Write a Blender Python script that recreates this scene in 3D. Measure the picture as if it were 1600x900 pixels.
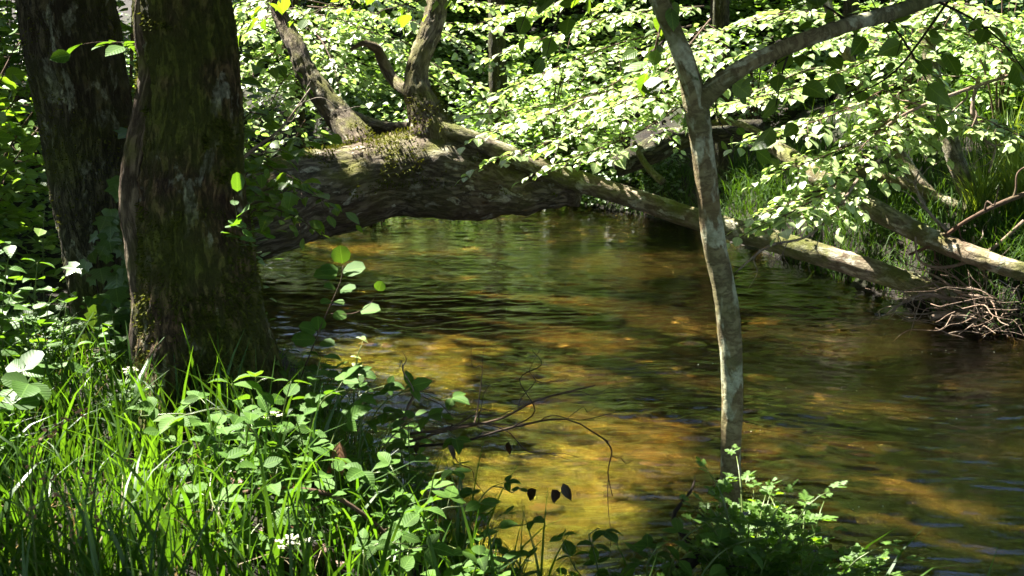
import bpy, math, random
import numpy as np
from mathutils import Vector

# ------------------------------------------------------------------ camera, sky, sun, exposure
scene = bpy.context.scene
for o in list(bpy.data.objects):
    bpy.data.objects.remove(o)
R = math.radians
F_PX, PITCH, CAM_H = 1931.0, R(12.0), 2.2
cam_data = bpy.data.cameras.new("camera")
cam = bpy.data.objects.new("camera", cam_data)
scene.collection.objects.link(cam)
cam.location = (0, 0, CAM_H)
cam.rotation_euler = (R(90) - PITCH, 0, 0)
cam_data.sensor_width = 36.0
cam_data.lens = 36.0 * F_PX / 1600.0
cam_data.clip_start, cam_data.clip_end = 0.05, 400
cam_data.dof.use_dof = True
cam_data.dof.focus_distance = 7.5
cam_data.dof.aperture_fstop = 8.0
scene.camera = cam

SUN_EL, SUN_AZ = R(56), math.atan2(-0.78, 0.58)          # azimuth measured from +Y towards +X
S = np.array([math.sin(SUN_AZ) * math.cos(SUN_EL), math.cos(SUN_AZ) * math.cos(SUN_EL), math.sin(SUN_EL)])
world = bpy.data.worlds.new("World")
scene.world = world
world.use_nodes = True
wn = world.node_tree.nodes
sky = wn.new('ShaderNodeTexSky')
sky.sky_type = 'NISHITA'
sky.sun_disc = False
sky.sun_elevation = SUN_EL
sky.sun_rotation = SUN_AZ % (2 * math.pi)
world.node_tree.links.new(sky.outputs[0], wn['Background'].inputs['Color'])
wn['Background'].inputs['Strength'].default_value = 0.06
sun_d = bpy.data.lights.new("sun", 'SUN')
sun_d.energy = 5.0
sun_d.angle = R(0.5)
sun_d.color = (1.0, 0.95, 0.86)
sun = bpy.data.objects.new("sun", sun_d)
scene.collection.objects.link(sun)
sun.rotation_euler = Vector(S).to_track_quat('Z', 'Y').to_euler()
sun.location = (-6, 6, 14)
scene.view_settings.view_transform = 'Standard'
scene.view_settings.look = 'None'
scene.view_settings.exposure = 3.05
scene.view_settings.gamma = 1
scene.render.engine = 'CYCLES'
scene.cycles.max_bounces = 8
scene.cycles.transparent_max_bounces = 8

rng = np.random.default_rng(7)

# ------------------------------------------------------------------ helpers
def at(px, py, d):
    """photo pixel (1600x900) at world depth d (metres along +Y) -> world point"""
    cx, cy = (px - 800.0) / F_PX, (450.0 - py) / F_PX
    dy = math.cos(PITCH) + math.sin(PITCH) * cy
    dz = -math.sin(PITCH) + math.cos(PITCH) * cy
    t = d / dy
    return np.array([t * cx, d, CAM_H + t * dz])

def hsh(a):
    a = a.astype(np.uint64)
    a = (a ^ (a >> np.uint64(15))) * np.uint64(0x2c1b3c6d)
    a &= np.uint64(0xffffffff)
    a = (a ^ (a >> np.uint64(12))) * np.uint64(0x297a2d39)
    a &= np.uint64(0xffffffff)
    a = a ^ (a >> np.uint64(15))
    return (a & np.uint64(0xffffff)).astype(np.float64) / 16777215.0

def vnoise(P):
    P = np.asarray(P, float) + 1000.0
    I = np.floor(P).astype(np.int64)
    f = P - I
    f = f * f * (3 - 2 * f)
    out = np.zeros(len(P))
    for dx in (0, 1):
        for dy in (0, 1):
            for dz in (0, 1):
                k = ((I[:, 0] + dx) * 73856093 ^ (I[:, 1] + dy) * 19349663 ^ (I[:, 2] + dz) * 83492791) & 0xffffffff
                w = (f[:, 0] if dx else 1 - f[:, 0]) * (f[:, 1] if dy else 1 - f[:, 1]) * (f[:, 2] if dz else 1 - f[:, 2])
                out += w * hsh(k)
    return out * 2 - 1

def fbm(P, octaves=4, gain=0.5):
    P = np.asarray(P, float)
    a, s, n = 1.0, np.zeros(len(P)), 0
    for i in range(octaves):
        s += a * vnoise(P * (2.03 ** i) + 17.3 * i)
        n += a
        a *= gain
    return s / n

def nrm(V):
    V = np.asarray(V, float)
    l = np.linalg.norm(V, axis=-1, keepdims=True)
    return V / np.maximum(l, 1e-9)

def sstep(a, b, x):
    t = np.clip((x - a) / (b - a), 0, 1)
    return t * t * (3 - 2 * t)

# --- leaf outlines (u across, v along, w out of the plane) and their faces
T_LARGE = (np.array([(0, 0, 0), (-.27, .2, .03), (0, .2, .0), (.27, .2, .03), (-.36, .45, .04), (0, .45, -.02), (.36, .45, .04),
                     (-.25, .75, -.02), (0, .75, -.08), (.25, .75, -.02), (0, 1.02, -.17)]),
           [(0, 2, 1), (0, 3, 2), (1, 2, 5, 4), (2, 3, 6, 5), (4, 5, 8, 7), (5, 6, 9, 8), (7, 8, 10), (8, 9, 10)])
T_MID = (np.array([(0, 0, 0), (-.36, .28, .05), (.36, .28, .05), (-.32, .66, .02), (.32, .66, .02), (0, 1, -.1), (0, .48, -.02)]),
         [(0, 6, 1), (0, 2, 6), (1, 6, 3), (2, 4, 6), (3, 6, 5), (4, 5, 6)])
T_ROUND = (np.array([(0, 0, 0), (-.36, .16, .03), (.36, .16, .03), (-.48, .48, .05), (.48, .48, .05), (-.33, .82, .0), (.33, .82, .0), (0, .95, -.08), (0, .48, -.02)]),
           [(0, 8, 1), (0, 2, 8), (1, 8, 3), (2, 4, 8), (3, 8, 5), (4, 6, 8), (5, 8, 7), (6, 7, 8)])
T_FAR = (np.array([(0, 0, 0), (-.36, .42, .08), (.36, .42, .08), (0, 1, -.06)]), [(0, 3, 1), (0, 2, 3)])
_o = [(0, 0), (.28, -.06), (.52, .12), (.36, .34), (.55, .62), (.24, .62), (0, 1.0), (-.24, .62), (-.55, .62), (-.36, .34), (-.52, .12), (-.28, -.06)]
T_LOBED = (np.array([(0, .35, -.02)] + [(x, y, .05 - .12 * y * y) for x, y in _o]),
           [(0, 1 + i, 1 + (i + 1) % 12) for i in range(12)])
_f = [(0, 0), (.12, .18), (.42, .2), (.2, .38), (.38, .52), (.14, .62), (.2, .82), (0, 1.0), (-.2, .82), (-.14, .62), (-.38, .52), (-.2, .38), (-.42, .2), (-.12, .18)]
T_CUT = (np.array([(0, .4, -.01)] + [(x, y, .03 - .1 * y * y) for x, y in _f]),
         [(0, 1 + i, 1 + (i + 1) % 14) for i in range(14)])

class MB:
    """collects geometry and links it as ONE mesh object"""
    def __init__(self):
        self.v, self.luv, self.tint, self.loops, self.tot, self.n = [], [], [], [], [], 0
    def add(self, V, faces_flat, totals, luv=None, tint=None):
        V = np.asarray(V, float)
        self.v.append(V)
        self.luv.append(np.zeros_like(V) if luv is None else luv)
        self.tint.append(np.zeros(len(V)) if tint is None else tint)
        self.loops.append(np.asarray(faces_flat, np.int64) + self.n)
        self.tot.append(np.asarray(totals, np.int64))
        self.n += len(V)
    def leaves(self, P, D, N, L, tmpl, wid=1.0, tint=None):
        P = np.asarray(P, float)
        k = len(P)
        if k == 0:
            return
        D = nrm(D)
        X = nrm(np.cross(D, N))
        N = np.cross(X, D)
        L = np.broadcast_to(np.asarray(L, float), (k,))
        wid = np.broadcast_to(np.asarray(wid, float), (k,))
        T, faces = tmpl
        m = len(T)
        curl = rng.uniform(0.2, 2.0, k)
        V = (P[:, None, :] + (L[:, None] * T[None, :, 1])[..., None] * D[:, None, :]
             + ((L * wid)[:, None] * T[None, :, 0])[..., None] * X[:, None, :]
             + ((L * curl)[:, None] * T[None, :, 2])[..., None] * N[:, None, :])
        if tint is None:
            tint = rng.random(k)
        flat = np.concatenate([np.array(f) for f in faces])
        tot = np.array([len(f) for f in faces])
        F = (flat[None, :] + (np.arange(k) * m)[:, None]).ravel()
        self.add(V.reshape(-1, 3), F, np.tile(tot, k), np.tile(T, (k, 1)), np.repeat(tint, m))
    def blades(self, P, H, W, dirs, bend, segs=4):
        """grass blades: P base, H length, W width, dirs horizontal lean direction, bend amount"""
        k = len(P)
        t = np.linspace(0, 1, segs + 1)
        ang = bend[:, None] * t[None, :]
        hz = H[:, None] * np.where(bend[:, None] > 1e-3, (1 - np.cos(ang)) / np.maximum(bend[:, None], 1e-3), 0)
        vz = H[:, None] * np.sin(ang) / np.maximum(bend[:, None], 1e-3)
        C = P[:, None, :] + hz[..., None] * dirs[:, None, :] + vz[..., None] * np.array([0, 0, 1.0])
        a = rng.uniform(0, 6.283, k)
        side = np.stack([np.cos(a), np.sin(a), 0 * a], 1)
        w = W[:, None] * (1 - t[None, :] ** 1.6) * 0.5 + 0.0004
        Lf = C - w[..., None] * side[:, None, :]
        Rt = C + w[..., None] * side[:, None, :]
        V = np.stack([Lf, Rt], 2).reshape(-1, 3)
        m = 2 * (segs + 1)
        q = []
        for i in range(segs):
            q += [2 * i, 2 * i + 1, 2 * i + 3, 2 * i + 2]
        F = (np.array(q)[None] + (np.arange(k) * m)[:, None]).ravel()
        luv = np.zeros((len(V), 3))
        luv[:, 0] = np.tile(np.array([-.5, .5]), len(V) // 2)
        luv[:, 1] = np.tile(np.repeat(t, 2), k)
        self.add(V, F, np.full(k * segs, 4), luv, np.repeat(rng.random(k), m))
    def tube(self, pts, rad, seg=8, step=None, disp=None, cap=True, tint=None):
        pts = np.asarray(pts, float)
        rad = np.broadcast_to(np.asarray(rad, float), (len(pts),))
        Q, r = spline(pts, rad, step)
        n = len(Q)
        Tn = nrm(np.gradient(Q, axis=0))
        u = np.cross(Tn[0], [0.3, 0.9, 0.2])
        if np.linalg.norm(u) < .1:
            u = np.cross(Tn[0], [1, 0, 0])
        u = u / np.linalg.norm(u)
        U = np.zeros_like(Q)
        for i in range(n):
            u = u - Tn[i] * np.dot(u, Tn[i])
            u = u / np.linalg.norm(u)
            U[i] = u
        W = np.cross(Tn, U)
        th = np.linspace(0, 2 * np.pi, seg, endpoint=False)
        c, s = np.cos(th), np.sin(th)
        Rd = c[None, :, None] * U[:, None, :] + s[None, :, None] * W[:, None, :]
        arc = np.concatenate([[0], np.cumsum(np.linalg.norm(np.diff(Q, axis=0), axis=1))])
        luv = np.stack([r[:, None] * c[None], r[:, None] * s[None], np.repeat(arc[:, None], seg, 1)], 2).reshape(-1, 3)
        V = (Q[:, None, :] + r[:, None, None] * Rd).reshape(-1, 3)
        if disp is not None:
            V = V + disp(V, luv, np.repeat(r, seg), np.tile(th, n), np.repeat(arc, seg))[:, None] * Rd.reshape(-1, 3)
        i, j = np.meshgrid(np.arange(n - 1), np.arange(seg), indexing='ij')
        jn = (j + 1) % seg
        F = np.stack([i * seg + j, i * seg + jn, (i + 1) * seg + jn, (i + 1) * seg + j], 2).ravel()
        tot = [4] * ((n - 1) * seg)
        F = list(F)
        if cap:
            F += list(range(seg))[::-1]
            F += [(n - 1) * seg + q for q in range(seg)]
            tot += [seg, seg]
        self.add(V, F, tot, luv, np.full(len(V), 0.5 if tint is None else tint))
        return Q, r
    def build(self, name, mat, parent=None, smooth=True):
        me = bpy.data.meshes.new(name)
        V = np.concatenate(self.v)
        Lp = np.concatenate(self.loops)
        tot = np.concatenate(self.tot)
        if parent is not None:
            V = V - np.array(parent.location)
        me.vertices.add(len(V))
        me.vertices.foreach_set('co', V.astype(np.float32).ravel())
        me.loops.add(len(Lp))
        me.loops.foreach_set('vertex_index', Lp.astype(np.int32))
        me.polygons.add(len(tot))
        st = np.concatenate([[0], np.cumsum(tot)[:-1]])
        me.polygons.foreach_set('loop_start', st.astype(np.int32))
        me.polygons.foreach_set('use_smooth', np.full(len(tot), smooth))
        me.update(calc_edges=True)
        a = me.attributes.new('luv', 'FLOAT_VECTOR', 'POINT')
        a.data.foreach_set('vector', np.concatenate(self.luv).astype(np.float32).ravel())
        a = me.attributes.new('tint', 'FLOAT', 'POINT')
        a.data.foreach_set('value', np.concatenate(self.tint).astype(np.float32))
        me.materials.append(mat)
        o = bpy.data.objects.new(name, me)
        scene.collection.objects.link(o)
        if parent is not None:
            o.parent = parent
        return o

def spline(pts, rad, step=None):
    """Catmull-Rom through pts, sampled about every `step` metres"""
    pts = np.asarray(pts, float)
    if step is None:
        step = np.linalg.norm(np.diff(pts, axis=0), axis=1).sum() / max(4, (len(pts) - 1) * 4)
    P = np.vstack([2 * pts[0] - pts[1], pts, 2 * pts[-1] - pts[-2]])
    out, ro = [], []
    for i in range(1, len(P) - 2):
        k = max(1, int(round(np.linalg.norm(P[i + 1] - P[i]) / step)))
        for t in np.linspace(0, 1, k, endpoint=False):
            a, b, c, d = P[i - 1], P[i], P[i + 1], P[i + 2]
            out.append(.5 * (2 * b + (c - a) * t + (2 * a - 5 * b + 4 * c - d) * t * t + (3 * b - 3 * c + d - a) * t ** 3))
            tt = t * t * (3 - 2 * t)
            ro.append(rad[i - 1] * (1 - tt) + rad[i] * tt)
    out.append(pts[-1])
    ro.append(rad[-1])
    return np.array(out), np.array(ro)

def tag(o, label, cat, group=None, kind=None):
    if label: o['label'] = label
    if cat: o['category'] = cat
    if group: o['group'] = group
    if kind: o['kind'] = kind
    return o

def thing(name, loc, label, cat, group=None):
    o = bpy.data.objects.new(name, None)
    o.empty_display_size = 0.1
    scene.collection.objects.link(o)
    o.location = [float(c) for c in loc]
    return tag(o, label, cat, group)

def pxr(h, d):
    return h * d / F_PX

# ------------------------------------------------------------------ materials
class NT:
    def __init__(self, name):
        self.m = bpy.data.materials.new(name)
        self.m.use_nodes = True
        self.t = self.m.node_tree
        self.t.nodes.clear()
        self.out = self.t.nodes.new('ShaderNodeOutputMaterial')
    def n(self, typ, **kw):
        nd = self.t.nodes.new(typ)
        for k, v in kw.items():
            if k.startswith('i_'):
                nd.inputs[k[2:].replace('_', ' ')].default_value = v
            elif k.startswith('n_'):
                nd.inputs[int(k[2:])].default_value = v
            else:
                setattr(nd, k, v)
        return nd
    def l(self, a, b):
        self.t.links.new(a, b)
    def math(self, op, a, b=None, clamp=False):
        nd = self.n('ShaderNodeMath', operation=op, use_clamp=clamp)
        for i, x in enumerate((a, b)):
            if x is None: continue
            if isinstance(x, (int, float)): nd.inputs[i].default_value = x
            else: self.l(x, nd.inputs[i])
        return nd.outputs[0]
    def mix(self, fac, a, b, blend='MIX'):
        nd = self.n('ShaderNodeMix', data_type='RGBA', blend_type=blend)
        for i, x in ((0, fac), (6, a), (7, b)):
            if isinstance(x, (int, float)): nd.inputs[i].default_value = x
            elif isinstance(x, tuple): nd.inputs[i].default_value = x if len(x) == 4 else (*x, 1)
            else: self.l(x, nd.inputs[i])
        return nd.outputs[2]
    def noise(self, vec, scale, detail=4, rough=.55, dist=0.0):
        nd = self.n('ShaderNodeTexNoise')
        nd.inputs['Scale'].default_value = scale
        nd.inputs['Detail'].default_value = detail
        nd.inputs['Roughness'].default_value = rough
        nd.inputs['Distortion'].default_value = dist
        self.l(vec, nd.inputs['Vector'])
        return nd.outputs[0]
    def ramp(self, fac, stops):
        nd = self.n('ShaderNodeValToRGB')
        el = nd.color_ramp.elements
        while len(el) < len(stops): el.new(0.5)
        for e, (p, c) in zip(el, stops):
            e.position = p
            e.color = (*c, 1) if isinstance(c, tuple) else (c, c, c, 1)
        self.l(fac, nd.inputs[0])
        return nd.outputs[0]
    def scaled(self, vec, sc):
        nd = self.n('ShaderNodeVectorMath', operation='MULTIPLY')
        nd.inputs[1].default_value = sc
        self.l(vec, nd.inputs[0])
        return nd.outputs[0]
    def attr(self, name):
        return self.n('ShaderNodeAttribute', attribute_name=name)
    def pos(self):
        return self.n('ShaderNodeNewGeometry').outputs['Position']
    def bump(self, h, strength, dist):
        nd = self.n('ShaderNodeBump')
        nd.inputs['Strength'].default_value = strength
        nd.inputs['Distance'].default_value = dist
        self.l(h, nd.inputs['Height'])
        return nd.outputs[0]
    def finish(self, sh):
        self.l(sh, self.out.inputs['Surface'])
        return self.m

def leaf_mat(name, c1, c2, transl=.4, tcol=(1.9, 1.75, .45), rough=.42, spec=.5, veins=7.0):
    k = NT(name)
    t = k.attr('tint').outputs['Fac']
    luv = k.attr('luv').outputs['Vector']
    col = k.mix(t, c1, c2)
    big = k.noise(k.pos(), 1.3, 2)
    col = k.mix(k.math('MULTIPLY', big, .5), col, (c2[0] * 1.1, c2[1] * .95, c2[2] * .8))
    hs = k.noise(luv, 9, 3)
    col = k.mix(k.math('MULTIPLY', hs, .35), col, (c1[0] * .6, c1[1] * .65, c1[2] * .6))
    nrmal = None
    if veins:
        sp = k.n('ShaderNodeSeparateXYZ')
        k.l(luv, sp.inputs[0])
        au = k.math('ABSOLUTE', sp.outputs[0])
        mid = k.math('LESS_THAN', au, .018)
        ph = k.math('FRACT', k.math('SUBTRACT', k.math('MULTIPLY', sp.outputs[1], veins), k.math('MULTIPLY', au, veins * .8)))
        ridge = k.math('ABSOLUTE', k.math('SUBTRACT', ph, .5))
        lat = k.math('LESS_THAN', ridge, .06)
        v = k.math('MAXIMUM', mid, k.math('MULTIPLY', lat, .55))
        col = k.mix(k.math('MULTIPLY', v, .6), col, (c2[0] * 1.7, c2[1] * 1.5, c2[2] * 1.6))
        nrmal = k.bump(k.math('ADD', ridge, k.math('MULTIPLY', mid, -.5)), .35, .004)
    p = k.n('ShaderNodeBsdfPrincipled')
    k.l(col, p.inputs['Base Color'])
    p.inputs['Roughness'].default_value = rough
    p.inputs['Specular IOR Level'].default_value = spec
    tr = k.n('ShaderNodeBsdfTranslucent')
    tm = k.mix(1.0, col, tcol, 'MULTIPLY')
    k.l(tm, tr.inputs['Color'])
    if nrmal is not None:
        k.l(nrmal, p.inputs['Normal'])
    mx = k.n('ShaderNodeMixShader')
    mx.inputs[0].default_value = transl
    k.l(p.outputs[0], mx.inputs[1])
    k.l(tr.outputs[0], mx.inputs[2])
    return k.finish(mx.outputs[0])

def bark_mat(name, dark, light, moss=(.05, .065, .012), moss_lo=.5, moss_hi=.62, lichen=None, lich_lo=.62, stretch=.22, scale=22, bump=.9, bdist=.02, rough=.9, mosstop=0.0):
    k = NT(name)
    luv = k.attr('luv').outputs['Vector']
    pos = k.pos()
    sv = k.scaled(luv, (1, 1, stretch))
    n1 = k.noise(sv, scale, 8, .7, .2)
    n2 = k.noise(pos, 3.1, 5, .6)
    n3 = k.noise(pos, 60, 3, .6)
    cr = k.math('ABSOLUTE', k.math('SUBTRACT', k.noise(k.scaled(luv, (1, 1, stretch * .8)), scale * .9, 7, .65, .35), .5))
    crack = k.ramp(cr, [(.0, 0.0), (.07, 1.0)])
    col = k.mix(k.ramp(n1, [(.32, 0.0), (.7, 1.0)]), dark, light)
    col = k.mix(k.math('MULTIPLY', k.math('SUBTRACT', 1.0, crack), .75), col, (dark[0] * .4, dark[1] * .4, dark[2] * .4))
    col = k.mix(k.ramp(k.noise(pos, 1.7, 3), [(.35, 0.0), (.7, .6)]), col, (dark[0] * 1.5, dark[1] * .95, dark[2] * .7))
    if lichen:
        ln = k.noise(k.scaled(luv, (1, 1, .45)), 9, 5, .6, .4)
        lm = k.ramp(ln, [(lich_lo, 0.0), (lich_lo + .05, 1.0)])
        lm = k.math('MULTIPLY', lm, k.ramp(n3, [(.35, .4), (.6, 1.0)]))
        col = k.mix(lm, col, lichen)
    mm = k.ramp(n2, [(moss_lo, 0.0), (moss_hi, 1.0)])
    if mosstop:
        sp = k.n('ShaderNodeSeparateXYZ')
        k.l(k.n('ShaderNodeNewGeometry').outputs['Normal'], sp.inputs[0])
        mm = k.math('MULTIPLY', mm, k.ramp(sp.outputs[2], [(0.0, 1 - mosstop), (.8, 1.0)]))
    mcol = k.mix(n3, (moss[0] * .5, moss[1] * .5, moss[2] * .5), (moss[0] * 1.7, moss[1] * 1.6, moss[2] * 1.3))
    col = k.mix(mm, col, mcol)
    h = k.math('ADD', k.math('ADD', k.math('MULTIPLY', n1, .8), k.math('MULTIPLY', crack, .7)), k.math('MULTIPLY', n3, .5))
    p = k.n('ShaderNodeBsdfPrincipled')
    k.l(col, p.inputs['Base Color'])
    p.inputs['Roughness'].default_value = rough
    p.inputs['Specular IOR Level'].default_value = .25
    k.l(k.bump(h, bump, bdist), p.inputs['Normal'])
    return k.finish(p.outputs[0])

M = {}
M['oak_bark'] = bark_mat('mossy dark bark', (.034, .022, .012), (.25, .155, .08), (.075, .085, .014), .34, .56, (.45, .44, .33), .57, .3, 26, 1.0, .035)
M['grey_bark'] = bark_mat('dark grey green bark', (.03, .026, .014), (.14, .13, .075), (.06, .068, .016), .45, .66, (.34, .35, .25), .58, .3, 26, 1.0, .035)
M['log_bark'] = bark_mat('fallen trunk bark', (.05, .04, .026), (.29, .25, .17), (.10, .105, .02), .44, .6, (.40, .38, .29), .6, .3, 14, .8, .02, mosstop=.7)
M['limb_bark'] = bark_mat('pale dead limb bark', (.085, .072, .045), (.36, .32, .22), (.085, .095, .02), .42, .6, (.45, .43, .34), .55, .5, 16, .9, .014, mosstop=.3)
M['sapling_bark'] = bark_mat('smooth lichen bark', (.11, .10, .05), (.29, .275, .14), (.09, .10, .035), .50, .72, (.40, .41, .27), .50, 2.2, 12, .6, .008)
M['twig'] = bark_mat('twig bark', (.05, .035, .022), (.17, .12, .08), (.06, .06, .02), .6, .8, None, .6, .3, 60, .5, .003)
M['pale_twig'] = bark_mat('bleached twig', (.11, .09, .065), (.38, .33, .26), (.12, .12, .05), .68, .85, None, .6, .3, 60, .5, .003)
M['dark_twig'] = bark_mat('dark twig', (.02, .015, .01), (.07, .05, .035), (.05, .05, .02), .7, .9, None, .6, .3, 60, .5, .003)
M['leaf_fresh'] = leaf_mat('fresh spring leaf', (.11, .21, .05), (.35, .44, .20), .36, (1.2, 1.45, .6), rough=.38, spec=.8)
M['leaf_hazel'] = leaf_mat('broad green leaf', (.05, .12, .015), (.11, .2, .03), .5, rough=.42)
M['leaf_under'] = leaf_mat('undergrowth leaf', (.06, .13, .025), (.17, .27, .06), .4, (1.4, 1.6, .5), rough=.4, spec=.6)
M['leaf_canopy'] = leaf_mat('canopy leaf', (.05, .11, .015), (.09, .16, .02), .35, rough=.45, veins=0)
M['leaf_bramble'] = leaf_mat('bramble leaf', (.032, .09, .012), (.08, .165, .028), .38, rough=.6, spec=.14)
M['leaf_lacy'] = leaf_mat('bright lacy leaf', (.055, .13, .014), (.10, .20, .028), .5, rough=.5)
M['leaf_ivy'] = leaf_mat('ivy leaf', (.03, .075, .018), (.07, .13, .03), .25, rough=.35)
M['leaf_herb'] = leaf_mat('soft herb leaf', (.035, .10, .012), (.075, .165, .025), .45, rough=.5)
M['grass'] = leaf_mat('grass blade', (.024, .078, .008), (.065, .145, .018), .5, rough=.42, veins=0)
M['bank_grass'] = leaf_mat('dark bank grass', (.018, .055, .008), (.05, .105, .015), .35, rough=.6, spec=.2, veins=0)
M['sedge'] = leaf_mat('sedge blade', (.08, .15, .025), (.17, .24, .05), .4, rough=.35, veins=0)
M['stem'] = leaf_mat('green stem', (.07, .12, .025), (.12, .16, .04), .15, veins=0)
M['dead_leaf'] = leaf_mat('dead brown leaf', (.06, .028, .012), (.16, .075, .03), .2, (1.4, 1, .6), rough=.55)
M['dark_dead_leaf'] = leaf_mat('dark withered leaf', (.02, .012, .006), (.05, .028, .012), .12, (1.4, 1, .6), rough=.5)
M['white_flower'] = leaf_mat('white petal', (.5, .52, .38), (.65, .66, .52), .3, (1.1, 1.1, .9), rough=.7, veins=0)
M['rust_flower'] = leaf_mat('rusty flower', (.25, .12, .06), (.4, .24, .13), .3, (1.2, 1, .8), rough=.7, veins=0)
M['moss'] = leaf_mat('moss tuft', (.035, .05, .008), (.12, .135, .022), .25, (1.3, 1.2, .5), rough=.8, spec=.1, veins=0)

def ground_material():
    k = NT('bank soil and river bed')
    pos = k.pos()
    sp = k.n('ShaderNodeSeparateXYZ')
    k.l(pos, sp.inputs[0])
    # --- bank: dark soil with litter
    soil = k.ramp(k.noise(pos, 7, 7, .65), [(.3, (.006, .0045, .003)), (.55, (.013, .009, .005)), (.75, (.032, .021, .011))])
    moss = k.ramp(k.noise(pos, 1.4, 4), [(.48, 0.0), (.64, .75)])
    soil = k.mix(moss, soil, (.018, .028, .006))
    # --- bed: cobbles, gravel, sand; rusty brown to ochre, algae near the near shore
    wob = k.n('ShaderNodeVectorMath', operation='ADD')
    wn_ = k.n('ShaderNodeTexNoise')
    wn_.inputs['Scale'].default_value = 5
    wn_.inputs['Detail'].default_value = 3
    k.l(pos, wn_.inputs['Vector'])
    ws = k.n('ShaderNodeVectorMath', operation='SCALE')
    k.l(wn_.outputs['Color'], ws.inputs[0])
    ws.inputs['Scale'].default_value = .22
    k.l(pos, wob.inputs[0])
    k.l(ws.outputs[0], wob.inputs[1])
    v = k.n('ShaderNodeTexVoronoi')
    v.inputs['Scale'].default_value = 4.2
    k.l(wob.outputs[0], v.inputs['Vector'])
    v2 = k.n('ShaderNodeTexVoronoi')
    v2.inputs['Scale'].default_value = 13
    k.l(wob.outputs[0], v2.inputs['Vector'])
    sc = k.n('ShaderNodeSeparateColor')
    k.l(v.outputs['Color'], sc.inputs[0])
    sc2 = k.n('ShaderNodeSeparateColor')
    k.l(v2.outputs['Color'], sc2.inputs[0])
    stone = k.ramp(sc.outputs[0], [(.0, (.05, .026, .010)), (.35, (.12, .062, .02)), (.6, (.20, .115, .035)), (.85, (.32, .22, .08)), (1.0, (.20, .085, .022))])
    grav = k.ramp(sc2.outputs[0], [(.0, (.05, .024, .008)), (.5, (.14, .075, .022)), (1.0, (.25, .155, .05))])
    big = k.noise(pos, .9, 5, .6, .5)
    bed = k.mix(k.ramp(big, [(.42, 0.0), (.58, 1.0)]), stone, grav)
    silt = k.ramp(k.noise(k.scaled(pos, (1, 1.6, 1)), 1.5, 6, .65, .6), [(.40, 0.05), (.60, 1.0)])
    bed = k.mix(k.math('SUBTRACT', 1.0, silt), bed, (.022, .015, .007))
    strk = k.ramp(k.noise(k.scaled(wob.outputs[0], (.55, 2.6, 1)), 3.4, 7, .68, .8), [(.36, 0.0), (.62, 1.0)])  # streaks painted into the bed for the distortion by ripples above
    bed = k.mix(k.math('MULTIPLY', k.math('SUBTRACT', 1.0, strk), .8), bed, (.032, .022, .009))
    # algae and pale sand close to the near shore (darkening attribute 'tint' = nearness to near bank)
    near = k.attr('tint').outputs['Fac']
    alg = k.math('MULTIPLY', near, k.ramp(k.noise(k.scaled(wob.outputs[0], (.6, 2.0, 1)), 2.6, 6, .65), [(.32, .2), (.58, 1.0)]))
    bed = k.mix(alg, bed, k.mix(sc2.outputs[1], (.05, .075, .010), (.165, .205, .038)))
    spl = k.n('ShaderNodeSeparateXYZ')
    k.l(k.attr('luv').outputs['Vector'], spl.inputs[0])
    bed = k.mix(k.ramp(spl.outputs[0], [(.12, 0.0), (.45, .55), (.85, .97)]), bed, (.009, .007, .004))  # bed painted near black toward the far bank, standing in for shade
    edge = k.ramp(v.outputs['Distance'], [(.0, 1.0), (.35, .2)])
    under = k.ramp(sp.outputs[2], [(.0, 0.0), (.5, 0.0)])
    wet = k.math('LESS_THAN', sp.outputs[2], .015)
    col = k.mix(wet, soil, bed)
    p = k.n('ShaderNodeBsdfPrincipled')
    k.l(col, p.inputs['Base Color'])
    p.inputs['Roughness'].default_value = .85
    p.inputs['Specular IOR Level'].default_value = .2
    h = k.math('ADD', k.noise(pos, 30, 5, .6), k.math('MULTIPLY', edge, 1.2))
    k.l(k.bump(h, .9, .03), p.inputs['Normal'])
    return k.finish(p.outputs[0])

def water_material():
    k = NT('tea coloured stream water')
    pos = k.pos()
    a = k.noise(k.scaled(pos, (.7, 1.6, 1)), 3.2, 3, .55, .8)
    b = k.noise(k.scaled(pos, (.6, 1.9, 1)), 12, 4, .62, .8)
    c = k.noise(pos, 42, 2, .5)
    patch = k.ramp(k.noise(pos, .55, 3), [(.35, .35), (.65, 1.0)])
    h = k.math('ADD', k.math('MULTIPLY', b, .5), k.math('MULTIPLY', c, .16))
    nm = k.n('ShaderNodeBump')
    k.l(h, nm.inputs['Height'])
    k.l(k.math('MULTIPLY', patch, .75), nm.inputs['Strength'])
    nm.inputs['Distance'].default_value = .006
    g = k.n('ShaderNodeBsdfGlossy')
    g.inputs['Roughness'].default_value = .02
    g.inputs['Color'].default_value = (.95, .95, .95, 1)
    k.l(nm.outputs[0], g.inputs['Normal'])
    fr = k.n('ShaderNodeFresnel')
    fr.inputs['IOR'].default_value = 1.33
    k.l(nm.outputs[0], fr.inputs['Normal'])
    tr = k.n('ShaderNodeBsdfTransparent')
    # tannin stain; its lighter and darker swings paint in the ripples' lensing
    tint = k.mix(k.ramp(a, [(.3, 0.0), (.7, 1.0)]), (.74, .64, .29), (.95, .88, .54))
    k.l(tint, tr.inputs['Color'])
    rf = k.n('ShaderNodeBsdfRefraction')
    rf.inputs['IOR'].default_value = 1.33
    rf.inputs['Roughness'].default_value = .0
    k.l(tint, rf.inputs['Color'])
    k.l(nm.outputs[0], rf.inputs['Normal'])
    body = k.n('ShaderNodeMixShader')
    body.inputs[0].default_value = .72
    k.l(tr.outputs[0], body.inputs[1])
    k.l(rf.outputs[0], body.inputs[2])
    mx = k.n('ShaderNodeMixShader')
    k.l(fr.outputs[0], mx.inputs[0])
    k.l(body.outputs[0], mx.inputs[1])
    k.l(g.outputs[0], mx.inputs[2])
    return k.finish(mx.outputs[0])

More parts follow.
